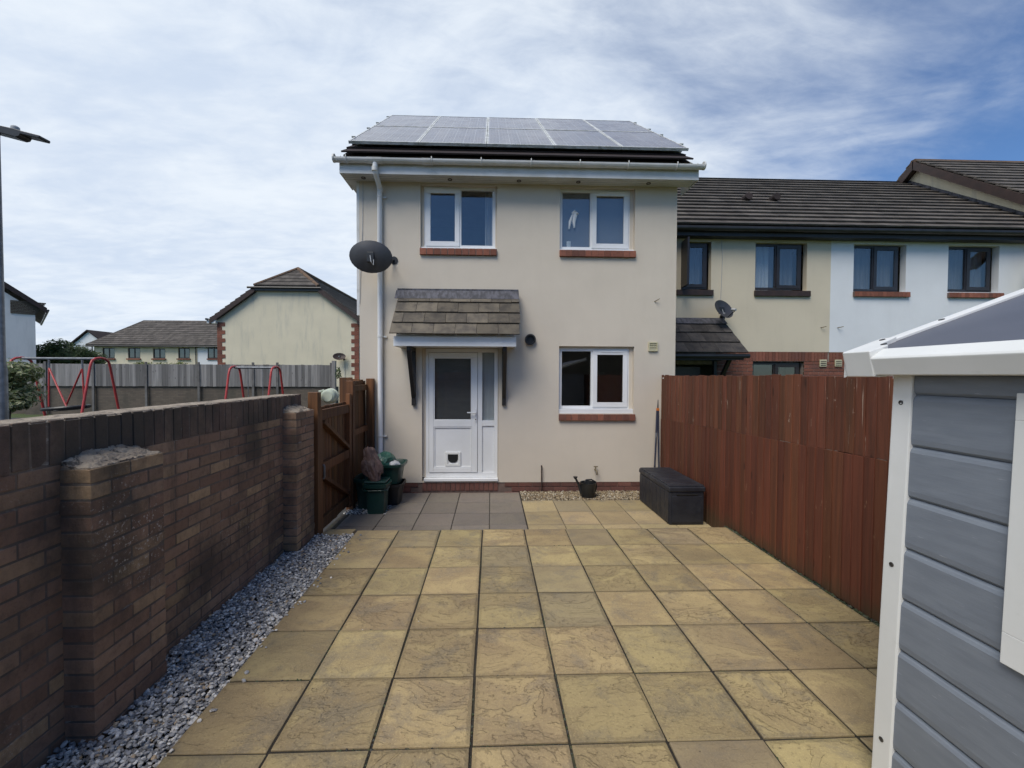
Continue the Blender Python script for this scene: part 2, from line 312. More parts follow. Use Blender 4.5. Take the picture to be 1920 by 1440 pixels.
# riven slabs
def slab_mat(name, a, b, c3, grey, relief):
    g = G(name); v = g.coords((1, 1, 1), True); r = g.rand()
    big = g.noise(v, 2.6, 9, 0.68, 0.5); led = g.noise(g.coords((1.0, 1.7, 1), True), 2.3, 7, 0.60, 0.55)
    ramp = g.n('ShaderNodeValToRGB'); g.l(led, ramp.inputs[0]); e = ramp.color_ramp.elements
    lv = [(0.30, 0.0), (0.385, 0.08), (0.395, 0.30), (0.455, 0.36), (0.465, 0.55), (0.525, 0.60), (0.535, 0.80), (0.62, 0.86), (0.635, 1.0)]
    e[0].position = lv[0][0]; e[0].color = (lv[0][1],) * 3 + (1,); e[1].position = lv[-1][0]; e[1].color = (1, 1, 1, 1)
    for p, q in lv[1:-1]: x = e.new(p); x.color = (q, q, q, 1)
    fine = g.noise(v, 46, 8, 0.75); grain = g.noise(v, 120, 4, 0.75)
    c = g.mix(g.step(big, 0.32, 0.66), a, b); c = g.mix(g.step(led, 0.42, 0.62), c, c3)
    c = g.mix(g.math('MULTIPLY', g.step(g.noise(v, 3.4, 9, 0.70, 0.4), 0.49, 0.64), 0.70), c, grey)
    c = g.mix(g.math('MULTIPLY', g.step(fine, 0.52, 0.70), 0.60), c, tuple(x * 0.42 for x in a[:3]) + (1,)); c = g.mix(g.math('MULTIPLY', g.step(grain, 0.52, 0.66), 0.35), c, tuple(min(1, x * 1.5) for x in c3[:3]) + (1,))
    rv = g.step(g.math('FRACT', g.math('MULTIPLY', r, 13.7)), 0.0, 1.0, 0.25, 1.15); c = g.mix(g.step(g.math('FRACT', g.math('MULTIPLY', r, 5.3)), 0.74, 0.96, 0.0, 0.5), c, grey)
    for t_ in (0.390, 0.460, 0.530, 0.628):  # ledge shading painted into the slab colour as dark lines, with caught dirt
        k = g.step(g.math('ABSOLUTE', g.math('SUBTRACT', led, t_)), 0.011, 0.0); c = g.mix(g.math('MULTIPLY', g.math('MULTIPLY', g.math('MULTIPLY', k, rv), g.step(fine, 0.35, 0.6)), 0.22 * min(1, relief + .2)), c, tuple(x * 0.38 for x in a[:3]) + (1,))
    c = g.vary(c, 0.13, r, 0.014)
    wp = g.coords(); c = g.mix(g.math('MULTIPLY', g.step(g.noise(wp, 0.8, 5, 0.6), 0.50, 0.72), 0.35), c, tuple(x * 0.55 for x in grey[:3]) + (1,))
    c = g.mix(g.math('MULTIPLY', g.step(g.noise(wp, 40, 3, 0.5), 0.70, 0.74), g.step(g.noise(wp, 1.7, 2), 0.45, 0.6)), c, (0.045, 0.038, 0.03, 1))
    c = g.mix(g.step(g.noise(wp, 23, 2, 0.4), 0.795, 0.81), c, (0.62, 0.60, 0.55, 1))
    # edges of each slab a little paler and worn
    tcn = g.n('ShaderNodeTexCoord'); sp = g.n('ShaderNodeSeparateXYZ'); g.l(tcn.outputs['Object'], sp.inputs[0])
    ed = g.math('MAXIMUM', g.math('ABSOLUTE', sp.outputs[0]), g.math('ABSOLUTE', sp.outputs[1]))
    ed = g.math('ADD', ed, g.math('MULTIPLY', g.math('SUBTRACT', fine, 0.5), 0.05)); c = g.mix(g.math('MULTIPLY', g.step(ed, 0.205, 0.226), 0.22), c, grey)
    g.col(c); g.l(g.step(big, 0.3, 0.7, 0.62, 0.82), g.b.inputs['Roughness']); g.set(IOR=1.42)
    flat = g.step(ed, 0.224, 0.200)
    h = g.math('MULTIPLY', g.math('MULTIPLY', g.math('ADD', ramp.outputs[0], g.math('MULTIPLY', big, 0.5)), rv), flat)
    g.nor(g.bump(fine, 0.6, 0.006, g.bump(h, relief, 0.020))); return g.m
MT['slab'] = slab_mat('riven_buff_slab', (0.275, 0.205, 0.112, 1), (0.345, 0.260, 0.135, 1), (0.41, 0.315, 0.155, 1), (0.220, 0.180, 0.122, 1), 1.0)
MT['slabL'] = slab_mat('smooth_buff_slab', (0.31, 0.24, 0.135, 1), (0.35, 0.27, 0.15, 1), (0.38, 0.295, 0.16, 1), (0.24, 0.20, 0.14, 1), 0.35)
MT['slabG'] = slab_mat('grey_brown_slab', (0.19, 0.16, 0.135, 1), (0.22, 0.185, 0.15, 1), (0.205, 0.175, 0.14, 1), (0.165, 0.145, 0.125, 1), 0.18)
MT['soil'] = pbr('slab_joint_soil', (0.036, 0.029, 0.021, 1), (0.020, 0.016, 0.012, 1), 14, rough=1, bump=1, bscale=120, spots=[((0.045, 0.05, 0.02, 1), 3, 0.5, 0.7, (1, 1, 1), 0.8)])
def stone_mat(name, stops):
    g = G(name); rp = g.n('ShaderNodeValToRGB'); g.l(g.n('ShaderNodeNewGeometry').outputs['Random Per Island'], rp.inputs[0]); e = rp.color_ramp.elements; rp.color_ramp.interpolation = 'CONSTANT'
    e[0].position = 0; e[0].color = stops[0][1]; e[1].position = stops[1][0]; e[1].color = stops[1][1]
    for p, c in stops[2:]: x = e.new(p); x.color = c
    g.col(g.mix(g.math('MULTIPLY', g.step(g.noise(g.coords(), 60, 4), 0.4, 0.7), 0.4), rp.outputs[0], (0.10, 0.10, 0.10, 1))); g.set(Roughness=0.6); return g.m
MT['slate'] = stone_mat('grey_chippings', [(0, (0.36, 0.35, 0.345, 1)), (0.22, (0.55, 0.52, 0.475, 1)), (0.40, (0.19, 0.185, 0.185, 1)), (0.58, (0.76, 0.71, 0.64, 1)), (0.70, (0.40, 0.385, 0.375, 1)), (0.84, (0.90, 0.86, 0.79, 1)), (0.95, (0.55, 0.40, 0.25, 1))])
MT['pea'] = stone_mat('buff_pea_gravel', [(0, (0.30, 0.22, 0.12, 1)), (0.25, (0.42, 0.33, 0.20, 1)), (0.45, (0.16, 0.11, 0.06, 1)), (0.6, (0.50, 0.43, 0.31, 1)), (0.78, (0.24, 0.17, 0.10, 1)), (0.92, (0.60, 0.55, 0.45, 1))])
# timber
def board_mat(name, a, b, bare, bare_am, grain=(30, 30, 1.2), rand=0.22, low=None, speck=0.0):
    g = G(name); v = g.coords(grain, True); n_ = g.noise(v, 1.0, 7, 0.65, 0.4); c = g.mix(g.step(n_, 0.35, 0.68), a, b); c = g.vary(c, rand, hue=0.012)
    if bare_am:
        k = g.step(g.noise(v, 1.6, 6, 0.7, 0.6), 0.62, 0.72); c = g.mix(g.math('MULTIPLY', k, bare_am), c, bare)
    vo = g.n('ShaderNodeTexVoronoi'); g.l(g.coords((7, 7, 2.2), True), vo.inputs[0]); vo.inputs['Scale'].default_value = 1.0; c = g.mix(g.math('MULTIPLY', g.step(vo.outputs['Distance'], 0.13, 0.07), 0.7), c, tuple(x * 0.35 for x in b[:3]) + (1,))
    if speck: c = g.mix(g.math('MULTIPLY', g.step(g.noise(g.coords((14, 14, 5)), 1.5, 4, 0.6), 0.69, 0.73), speck), c, bare)
    if low:
        sx = g.n('ShaderNodeSeparateXYZ'); g.l(g.pos, sx.inputs[0]); k = g.step(g.math('ADD', sx.outputs[2], g.math('MULTIPLY', g.noise(g.coords(), 6, 5), 0.3)), 0.34, 0.08); c = g.mix(g.math('MULTIPLY', k, 0.6), c, low)
    g.col(c); g.set(Roughness=0.68, IOR=1.42); g.nor(g.bump(n_, 0.45, 0.003)); return g.m
MT['fence'] = board_mat('red_brown_fence_board', (0.142, 0.045, 0.022, 1), (0.088, 0.030, 0.016, 1), (0.30, 0.17, 0.10, 1), 0.30, (26, 26, 1.0), 0.15, (0.045, 0.045, 0.022, 1), 0.7)
MT['fencetop'] = board_mat('worn_fence_board', (0.148, 0.049, 0.025, 1), (0.088, 0.033, 0.018, 1), (0.50, 0.42, 0.34, 1), 0.75, (26, 26, 1.6), 0.2, None, 0.75)
MT['gate'] = board_mat('brown_gate_timber', (0.165, 0.072, 0.026, 1), (0.085, 0.038, 0.016, 1), (0.25, 0.14, 0.06, 1), 0.35, (22, 22, 1.0), 0.25, None, 0.35)
MT['grayfence'] = board_mat('silvered_fence_board', (0.24, 0.228, 0.215, 1), (0.15, 0.144, 0.138, 1), (0.10, 0.095, 0.09, 1), 0.6, (14, 14, 0.6), 0.38)
MT['galv'] = pbr('galvanised_steel', (0.22, 0.23, 0.245, 1), (0.15, 0.16, 0.17, 1), 9, rough=0.5, metal=0.6)
MT['red'] = pbr('red_playground_paint', (0.46, 0.045, 0.040, 1), (0.36, 0.035, 0.034, 1), 4, rough=0.4, spots=[((0.20, 0.04, 0.03, 1), 9, 0.6, 0.8, (1, 1, 1), 0.6)])
MT['dish'] = pbr('dark_grey_dish', (0.035, 0.036, 0.042, 1), (0.05, 0.051, 0.058, 1), 4, rough=0.45)
MT['grey_p'] = pbr('light_grey_plastic', (0.45, 0.46, 0.47, 1), (0.38, 0.39, 0.4, 1), 6, rough=0.5)
MT['airb'] = pbr('yellowed_vent_plastic', (0.55, 0.51, 0.34, 1), (0.46, 0.43, 0.29, 1), 12, rough=0.5)
MT['green'] = pbr('dark_green_bin_plastic', (0.007, 0.036, 0.031, 1), (0.010, 0.046, 0.038, 1), 6, rough=0.4, spots=[((0.10, 0.12, 0.11, 1), 8, 0.6, 0.8, (1, 1, 1), 0.35)])
MT['greenbag'] = pbr('green_bag_plastic', (0.035, 0.12, 0.085, 1), (0.02, 0.08, 0.06, 1), 8, rough=0.35, bump=0.6, bscale=14, bdist=0.02)
MT['sack'] = pbr('brown_woven_sack', (0.115, 0.070, 0.062, 1), (0.07, 0.045, 0.042, 1), 7, rough=0.7, bump=0.5, bscale=30)
MT['reel'] = pbr('pale_green_plastic', (0.52, 0.56, 0.44, 1), (0.44, 0.48, 0.38, 1), 6, rough=0.45)
MT['store'] = pbr('charcoal_storage_plastic', (0.013, 0.0145, 0.021, 1), (0.021, 0.023, 0.031, 1), 3, rough=0.5, rvar=0.12, spots=[((0.12, 0.13, 0.14, 1), 5, 0.58, 0.82, (1, 1, 0.4), 0.5)])
def shedwall():
    g = G('grey_blue_shed_plank'); v = g.coords((1, 2.0, 10)); n_ = g.noise(v, 3.5, 3, 0.5, 0.2); c = g.mix(g.step(n_, 0.3, 0.7), (0.168, 0.192, 0.228, 1), (0.192, 0.218, 0.255, 1))
    c = g.mix(g.math('MULTIPLY', g.step(g.noise(g.coords((1, 11, 150)), 1.2, 4, 0.6), 0.66, 0.72), 0.5), c, (0.40, 0.43, 0.47, 1)); g.col(c); g.set(Roughness=0.5)
    g.nor(g.bump(g.noise(g.coords((1, 5, 60)), 1.6, 5, 0.6), 0.35, 0.002)); return g.m
MT['shed'] = shedwall()
MT['shedroof'] = pbr('dark_grey_shed_roof', (0.085, 0.089, 0.108, 1), (0.10, 0.104, 0.124, 1), 2.5, rough=0.45, bump=0.15, bscale=300, bdist=0.001)
MT['trim'] = pbr('white_shed_trim', (0.74, 0.745, 0.73, 1), (0.68, 0.69, 0.67, 1), 2, rough=0.45, bump=0.08, bscale=200, bdist=0.001, spots=[((0.42, 0.42, 0.36, 1), 7, 0.62, 0.8, (1, 1, 2), 0.3)])
MT['screw'] = pbr('dark_screw_cap', (0.03, 0.03, 0.03, 1), (0.05, 0.045, 0.04, 1), 40, rough=0.5)
MT['tarmac'] = pbr('playground_tarmac', (0.035, 0.036, 0.038, 1), (0.05, 0.05, 0.05, 1), 2, rough=0.95, bump=0.5, bscale=150)
MT['grass'] = pbr('mown_grass', (0.055, 0.085, 0.025, 1), (0.085, 0.105, 0.035, 1), 1.5, rough=0.95, bump=0.8, bscale=60, bdist=0.02)
def far_brick():
    g = G('old_retaining_brick'); bt = g.n('ShaderNodeTexBrick'); mp = g.n('ShaderNodeCombineXYZ'); sp = g.n('ShaderNodeSeparateXYZ'); g.l(g.pos, sp.inputs[0]); g.l(sp.outputs[0], mp.inputs[0]); g.l(sp.outputs[2], mp.inputs[1]); g.l(mp.outputs[0], bt.inputs[0])
    bt.inputs['Scale'].default_value = 1; bt.inputs['Brick Width'].default_value = 0.225; bt.inputs['Row Height'].default_value = 0.075; bt.inputs['Mortar Size'].default_value = 0.006
    bt.inputs['Color1'].default_value = (0.10, 0.080, 0.062, 1); bt.inputs['Color2'].default_value = (0.135, 0.108, 0.083, 1); bt.inputs['Mortar'].default_value = (0.085, 0.075, 0.064, 1)
    c = g.mix(g.math('MULTIPLY', g.step(g.noise(g.coords((1, 1, 0.6)), 0.9, 6), 0.42, 0.68), 0.75), bt.outputs[0], (0.055, 0.052, 0.042, 1)); g.col(c); g.set(Roughness=0.95); return g.m
MT['oldbrick'] = far_brick()
def leaf_mat(name, stops, trans=0.25):
    g = G(name); rp = g.n('ShaderNodeValToRGB'); g.l(g.n('ShaderNodeNewGeometry').outputs['Random Per Island'], rp.inputs[0]); e = rp.color_ramp.elements
    e[0].position = 0; e[0].color = stops[0]; e[1].position = 1; e[1].color = stops[-1]
    for i, c in enumerate(stops[1:-1]): x = e.new((i + 1) / (len(stops) - 1)); x.color = c
    g.col(rp.outputs[0]); g.set(Roughness=0.55); tl = g.n('ShaderNodeBsdfTranslucent'); g.l(rp.outputs[0], tl.inputs[0]); ms = g.n('ShaderNodeMixShader'); ms.inputs[0].default_value = trans
    g.l(g.b.outputs[0], ms.inputs[1]); g.l(tl.outputs[0], ms.inputs[2]); g.l(ms.outputs[0], g.out.inputs[0]); return g.m
MT['leafd'] = leaf_mat('dark_tree_leaf', [(0.035, 0.062, 0.018, 1), (0.065, 0.105, 0.028, 1), (0.11, 0.155, 0.045, 1)])
MT['leafv'] = leaf_mat('variegated_leaf', [(0.07, 0.11, 0.035, 1), (0.16, 0.20, 0.08, 1), (0.50, 0.50, 0.32, 1)])
MT['leafy'] = leaf_mat('yellow_green_leaf', [(0.08, 0.12, 0.03, 1), (0.20, 0.21, 0.05, 1)])
MT['bark'] = pbr('bark', (0.05, 0.042, 0.035, 1), (0.03, 0.026, 0.022, 1), 8, rough=0.95, bump=0.8, bscale=30)
def panel_mat():
    g = G('solar_cell_glass'); tcn = g.n('ShaderNodeTexCoord'); sp = g.n('ShaderNodeSeparateXYZ'); g.l(tcn.outputs['Object'], sp.inputs[0]); x, y = sp.outputs[0], sp.outputs[1]
    def lines(v, n_, wd): return g.step(g.math('ABSOLUTE', g.math('SUBTRACT', g.math('FRACT', g.math('MULTIPLY', v, n_)), 0.5)), 0.5 - wd, 0.5 - wd * 0.5)
    k = g.math('MAXIMUM', g.math('MULTIPLY', lines(x, 1 / 0.052, 0.05), 0.55), g.math('MAXIMUM', lines(x, 1 / 0.156, 0.025), lines(y, 1 / 0.156, 0.025)))
    c = g.mix(g.math('MULTIPLY', k, 0.8), g.vary(g.mix(0.0, (0.030, 0.034, 0.075, 1), (0, 0, 0, 1)), 0.15), (0.42, 0.43, 0.47, 1))
    dust = g.step(g.noise(g.coords((3, 0.6, 0.6)), 1.6, 6, 0.65), 0.32, 0.75, 0.20, 0.40); c = g.mix(dust, c, (0.36, 0.31, 0.28, 1)); g.col(c)
    g.l(g.step(g.noise(g.coords(), 3, 5), 0.3, 0.7, 0.10, 0.22), g.b.inputs['Roughness']); g.set(IOR=1.45); return g.m
MT['cell'] = panel_mat()
MT['alu'] = pbr('weathered_aluminium', (0.66, 0.67, 0.66, 1), (0.52, 0.53, 0.51, 1), 6, rough=0.5, metal=0.1, spots=[((0.13, 0.15, 0.09, 1), 9, 0.45, 0.7, (1, 1, 2.5), 0.6)])
MT['orange'] = pbr('orange_plastic', (0.55, 0.16, 0.03, 1), None, rough=0.45)
MT['bluegrey'] = pbr('dark_blue_handle', (0.022, 0.025, 0.045, 1), (0.03, 0.033, 0.055, 1), 6, rough=0.4)
MT['brass'] = pbr('dull_brass', (0.30, 0.25, 0.16, 1), (0.22, 0.19, 0.14, 1), 30, rough=0.45, metal=0.7)
MT['chrome'] = pbr('white_door_furniture', (0.72, 0.73, 0.74, 1), None, rough=0.25)
MT['china'] = pbr('white_china', (0.75, 0.76, 0.76, 1), None, rough=0.3)

# ================================================================== GROUND
def sheet(name, x0, x1, y0, y1, z, mat): return tag(MB().quad((x0, y0, z), (x1, y0, z), (x1, y1, z), (x0, y1, z)).build(name, mat, recalc=False), kind='structure')
sheet('ground', -500, 500, -400, 700, -0.20, MT['grass'])
sheet('playground_tarmac', -24, -1.965, -6, 18.2, -0.15, MT['tarmac'])
# upper patio: a bed of soil with a grid of riven slabs
S = 0.458; X0, Y0 = -1.4578, 4.673
patio = tag(MB().box(X0 + 0.01, 2.67, -2.2, Y0 - 0.006, -0.19, -0.0075).build('patio', MT['soil']), kind='structure')
def slab_mesh(name, sx, sy, mat, t=0.035):
    m = MB(); j = 0.002
    m.box(-sx / 2, sx / 2, -sy / 2, sy / 2, -t, 0)
    for v in m.v: v += Vector((rnd(-j, j), rnd(-j, j), 0))
    return mesh_of(m, name, mat, bevel=0.004)
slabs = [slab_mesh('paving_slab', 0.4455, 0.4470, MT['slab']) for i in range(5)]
JX = [X0 + S * c + (0.0 if c == 0 else rnd(-0.003, 0.003)) for c in range(10)]
for r in range(15):
    for c in range(9):
        if r == 0 and c == 8: pass
        cx_, cy_ = (JX[c] + JX[c + 1]) / 2, Y0 - S * (r + 0.5) + rnd(-0.003, 0.003) + 0.004 * (c - 4) / 4
        if r == 1 and c == 0: continue
        if r == 0 and c == 0:      # one double-length slab at the far left corner
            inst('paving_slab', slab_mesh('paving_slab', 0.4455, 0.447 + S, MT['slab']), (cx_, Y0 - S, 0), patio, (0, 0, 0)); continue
        inst('paving_slab', slabs[(r * 3 + c * 7) % 5], (cx_, cy_, rnd(-0.002, 0.002)), patio, (rnd(-0.004, 0.004), rnd(-0.004, 0.004), rnd(-0.006, 0.006)))
# step tread by the gate
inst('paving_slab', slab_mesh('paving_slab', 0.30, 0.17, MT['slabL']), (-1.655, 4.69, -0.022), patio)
# lower paving by the house
low = tag(MB().box(-1.95, 2.67, Y0 - 0.002, 6.60, -0.19, -0.1375).build('lower_paving', MT['soil']), kind='structure')
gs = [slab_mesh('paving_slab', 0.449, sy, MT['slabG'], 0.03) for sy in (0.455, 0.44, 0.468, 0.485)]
gx = [-1.852, -1.391, -0.932, -0.470, -0.011, 0.447]; gy = [4.70, 5.168, 5.622, 6.105, 6.60]
for r in range(4):
    for c in range(5):
        if c == 0 and r > 1: continue
        if c == 1 and r == 3: pass
        inst('paving_slab', gs[r], ((gx[c] + gx[c + 1]) / 2, (gy[r] + gy[r + 1]) / 2, -0.13 + rnd(-0.0015, 0.0015)), low, (rnd(-.003, .003), rnd(-.003, .003), rnd(-.003, .003)))
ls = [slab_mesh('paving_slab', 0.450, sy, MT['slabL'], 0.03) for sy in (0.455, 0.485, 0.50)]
ly = [4.70, 5.168, 5.665, 6.175]
for r in range(3):
    for c in range(5):
        x_ = 0.455 + 0.458 * c
        if c == 4 and r == 2: continue
        inst('paving_slab', ls[r], (x_ + 0.229, (ly[r] + ly[r + 1]) / 2, -0.13 + rnd(-0.0015, 0.0015)), low, (rnd(-.003, .003), rnd(-.003, .003), rnd(-.003, .003)))
# loose stones
def stones(name, mat, n, area, size, z, label, cat, flat=0.6):
    V = []; F = []
    ico = bmesh.new(); bmesh.ops.create_icosphere(ico, subdivisions=1, radius=1); iv = [v.co.copy() for v in ico.verts]; ifc = [[v.index for v in f.verts] for f in ico.faces]; ico.free()
    shapes = []
    for k in range(14): shapes.append([Vector((p.x * rnd(.75, 1.25), p.y * rnd(.6, 1.0), p.z * rnd(.35, flat))) * rnd(.85, 1.15) for p in iv])
    for i in range(n):
        x, y, dz = area(); s_ = size * rnd(0.55, 1.35); e = Matrix.Rotation(rnd(0, 6.28), 3, 'Z') @ Matrix.Rotation(rnd(-.6, .6), 3, 'X') @ Matrix.Rotation(rnd(-.5, .5), 3, 'Y')
        b = len(V); c = Vector((x, y, z + dz)); V += [c + e @ (p * s_) for p in random.choice(shapes)]; F += [[b + q for q in f] for f in ifc]
    me = bpy.data.meshes.new(name); me.from_pydata(V, [], F); me.materials.append(mat); o = bpy.data.objects.new(name, me); col.objects.link(o); ORG[o] = Vector(); return tag(o, label, cat, kind='stuff')
sheet('gravel_bed', -2.02, X0 + 0.008, -1.5, 4.60, -0.05, MT['soil'])
def a1():
    while 1:
        y = rnd(0.6, 4.6); x = rnd(-1.995, X0 - 0.004)
        if random.random() < .004: return X0 + abs(random.gauss(0, .06)), y, .028
        if y < 1.2 and random.random() < .5: continue
        if x < -1.86 and (2.03 < y < 2.47 or 4.18 < y < 4.53): continue
        return x, y, rnd(-0.022, 0.012) + 0.012 * noise.noise(Vector((x * 4, y * 4, 0)))
stones('slate_chippings', MT['slate'], 14500, a1, 0.0118, -0.022, 'grey and white stone chippings along the foot of the brick wall', 'gravel')
def a2(): return rnd(0.47, 2.55), rnd(6.18, 6.645), rnd(-0.012, 0.008)
stones('pea_gravel', MT['pea'], 5200, a2, 0.0105, -0.128, 'buff pea gravel strip under the kitchen window', 'gravel', 0.8)
def a3(): return rnd(-1.93, -1.38), rnd(5.62, 6.62), rnd(-0.01, 0.006)
stones('white_gravel', MT['slate'], 1500, a3, 0.0125, -0.132, 'pale gravel under the green recycling bins', 'gravel', 0.8)

# ================================================================== MAIN HOUSE
HX0, HX1, HY = -2.03, 2.925, 6.66
house = thing('end_house', 'cream rendered two storey house with solar panels, white door and white windows', 'house', (0.45, HY, -0.13))
W1 = (-1.095, 0.085, 3.665, 4.640); W2 = (1.070, 2.258, 3.665, 4.640); W3 = (1.072, 2.266, 1.100, 2.164); D1 = (-1.074, 0.122, 0.035, 2.125)
mb = MB().wall(HX0, HX1, 0.015, 4.70, [W1, W2, W3, D1], HY, 0.10)
mb.quad((HX0, HY, .015), (HX0, 12.4, .015), (HX0, 12.4, 4.95), (HX0, 9.6, 7.2), (HX0, HY, 4.95)); mb.quad((HX1, HY, .015), (HX1, HY, 4.95), (HX1, 9.6, 7.2), (HX1, 12.4, 4.95), (HX1, 12.4, .015))
mb.quad((HX0, 12.4, .015), (HX1, 12.4, .015), (HX1, 12.4, 4.95), (HX0, 12.4, 4.95)); mb.quad((HX0, HY, 4.70), (HX1, HY, 4.70), (HX1, HY, 4.95), (HX0, HY, 4.95))
mb.build('wall', MT['cream'], house, recalc=False)
# inner rooms behind the windows
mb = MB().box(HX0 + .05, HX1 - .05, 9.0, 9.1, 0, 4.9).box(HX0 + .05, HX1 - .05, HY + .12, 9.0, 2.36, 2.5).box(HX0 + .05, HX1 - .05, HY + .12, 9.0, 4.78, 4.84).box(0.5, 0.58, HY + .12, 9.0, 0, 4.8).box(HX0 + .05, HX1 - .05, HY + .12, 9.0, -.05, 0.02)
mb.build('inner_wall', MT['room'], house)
# plinth with bricks
pl = MB().box(HX0 + .012, HX1 - .012, HY + .012, HY + .2, -.2, .0145).build('plinth', MT['pmortar'], house)
pb = mesh_of(MB().box(-.1075, .1075, 0, .06, -.0325, .0325), 'brick', MT['pbrick'], bevel=.003)
pbs = mesh_of(MB().box(-.0325, .0325, 0, .06, -.065, .065), 'brick', MT['pbrick'], bevel=.003)
for k in range(3):
    for i in range(24):
        x = HX0 + .11 + i * .225 + (k % 2) * .1125
        if x > HX1 - .1 or (D1[0] - .1 < x < D1[1] + .1): continue
        inst('brick', pb, (x, HY + .001 + rnd(0, .002), -.022 - k * .075), pl)
for i in range(16):
    inst('brick', pbs, (D1[0] + .04 + i * .0745, HY + .001 + rnd(0, .003), -.052), pl)
# windows
def window(x0, x1, z0, z1, root, y, fm, sash_right=True, split=0.5, sash_w=0.055, depth=0.05, glassm='glass', sash=True, open_=0):
    fw = 0.045; xm = x0 + (x1 - x0) * split
    m = MB()
    m.box(x0, x1, y, y + depth, z0, z0 + fw).box(x0, x1, y, y + depth, z1 - fw, z1).box(x0, x0 + fw, y, y + depth, z0 + fw, z1 - fw).box(x1 - fw, x1, y, y + depth, z0 + fw, z1 - fw).box(xm - fw / 2, xm + fw / 2, y, y + depth, z0 + fw, z1 - fw)
    win = m.build('window', fm, root)
    halves = [(x0 + fw, xm - fw / 2), (xm + fw / 2, x1 - fw)]
    for i, (a, b) in enumerate(halves):
        c, d = z0 + fw, z1 - fw
        if sash and (i == 1) == sash_right:
            o = 0.018; a, b, c, d = a - o, b + o, c - o, d + o; q = sash_w + o; ys = y - 0.016
            s_ = MB()
            for bx_ in ((a, b, c, c + q), (a, b, d - q, d), (a, a + q, c + q, d - q), (b - q, b, c + q, d - q)): s_.box(bx_[0], bx_[1], ys, ys + .04, bx_[2], bx_[3])
            s_.build('sash', fm, win, bevel=.004)
            a, b, c, d = a + q, b - q, c + q, d - q; yg = ys + .012
        else: yg = y + .022
        MB().box(a - .004, b + .004, yg, yg + .006, c - .004, d + .004).build('pane', MT[glassm], win)
    return win
WY = HY + 0.075
def fit_window(W, f, **k):
    """window f inside opening W, with rendered packing filling the rest of the reveal"""
    wn = window(*f, house, WY, MT['upvc'], **k); m = MB(); e = .0015
    m.prism([(W[0] + e, W[2] + e), (W[1] - e, W[2] + e), (W[1] - e, W[3] - e), (W[0] + e, W[3] - e)], 'y', WY + .045, WY + .05) if 0 else None
    for q in ((W[0] + e, f[0], f[2], W[3] - e), (f[1], W[1] - e, f[2], W[3] - e), (f[0], f[1], f[3], W[3] - e)):
        if q[1] - q[0] > .004 and q[3] - q[2] > .004: MB().box(q[0], q[1], WY - .012, WY + .045, q[2], q[3]).build('reveal', MT['cream'], wn)
    return wn
w1 = fit_window(W1, (W1[0] + .045, W1[1] - .022, W1[2] + .028, W1[3] - .002), sash_right=False)
w2 = fit_window(W2, (W2[0] + .005, W2[1] - .062, W2[2] + .028, W2[3] - .002), split=.455)
w3 = fit_window(W3, (W3[0] + .01, W3[1] - .057, W3[2] + .075, W3[3] - .03), split=.475)
for w_, wn in ((W1, w1), (W2, w2), (W3, w3)):
    h = .026 if w_ is not W3 else .072
    MB().box(w_[0] + .003, w_[1] - .003, HY + .022, HY + .14, w_[2] + .001, w_[2] + h).build('cill_board', MT['upvc'], wn, bevel=.004)
MB().box(W2[0] + .04, W2[1] - .08, WY + .06, WY + .065, W2[2] + .05, W2[3] - .03).build('obscure_panel', MT['obscure'], w2)
# trickle vents
for x0, x1, z in ((-.93, -.62, 4.592), (1.72, 2.10, 4.588), (1.75, 2.10, 2.083)): MB().box(x0, x1, HY + .052, HY + .07, z - .01, z + .01).build('trickle_vent', MT['upvc'], house)
sb = mesh_of(MB().box(-.048, .048, 0, .12, -.05, .05), 'brick', MT['rbrick'], bevel=.004)
for (x0, x1, zt) in ((W1[0] - .01, W1[1] + .005, 3.662), (W2[0] - .005, W2[1] + .008, 3.662), (W3[0] - .002, W3[1] + .02, 1.097)):
    n_ = round((x1 - x0) / .104); st = (x1 - x0) / n_
    sl = MB().box(x0 + .004, x1 - .004, HY - .036, HY + .05, zt - .102, zt - .006).build('sill', MT['pmortar'], house)
    for i in range(n_): inst('brick', sb, (x0 + st * (i + .5), HY - .042 + rnd(-.002, .002), zt - .053), sl, (R(-3), 0, rnd(-.01, .01)))
# curtains, window clutter
def curtain(x0, x1, z0, z1, y, root, n=14, name='curtain'):
    m = MB(); pts = []
    for i in range(n + 1):
        x = x0 + (x1 - x0) * i / n; pts.append((x, y + .02 * math.sin(i * 2.3) + .008 * math.sin(i * 5.1)))
    for i in range(n): m.quad((*pts[i], z0), (*pts[i + 1], z0), (*pts[i + 1], z1), (*pts[i], z1))
    return m.build(name, MT['curtain'], root, smooth=True, recalc=False)
curtain(-.10, .03, 3.68, 4.62, HY + .22, house)
MB().lathe((1.235, HY + .17, 3.742), [(.04, 0), (.048, .02), (.05, .1), (.045, .1), (.04, .03)], 16).build('mug', MT['china'], house, smooth=True)
for (pts, r) in (([(1.30, 4.24), (1.34, 4.27), (1.37, 4.24), (1.34, 4.21)], [.02, .03, .035, .02]), ([(1.35, 4.22), (1.33, 4.12), (1.34, 4.02)], [.03, .024, .012]), ([(1.31, 4.23), (1.27, 4.12), (1.255, 4.0)], [.014, .02, .012])):
    MB().tube([(a - .02, WY + .040, b + .03) for a, b in pts], [q * 1.25 for q in r], 8).build('window_ornament', MT['china'], house, smooth=True)
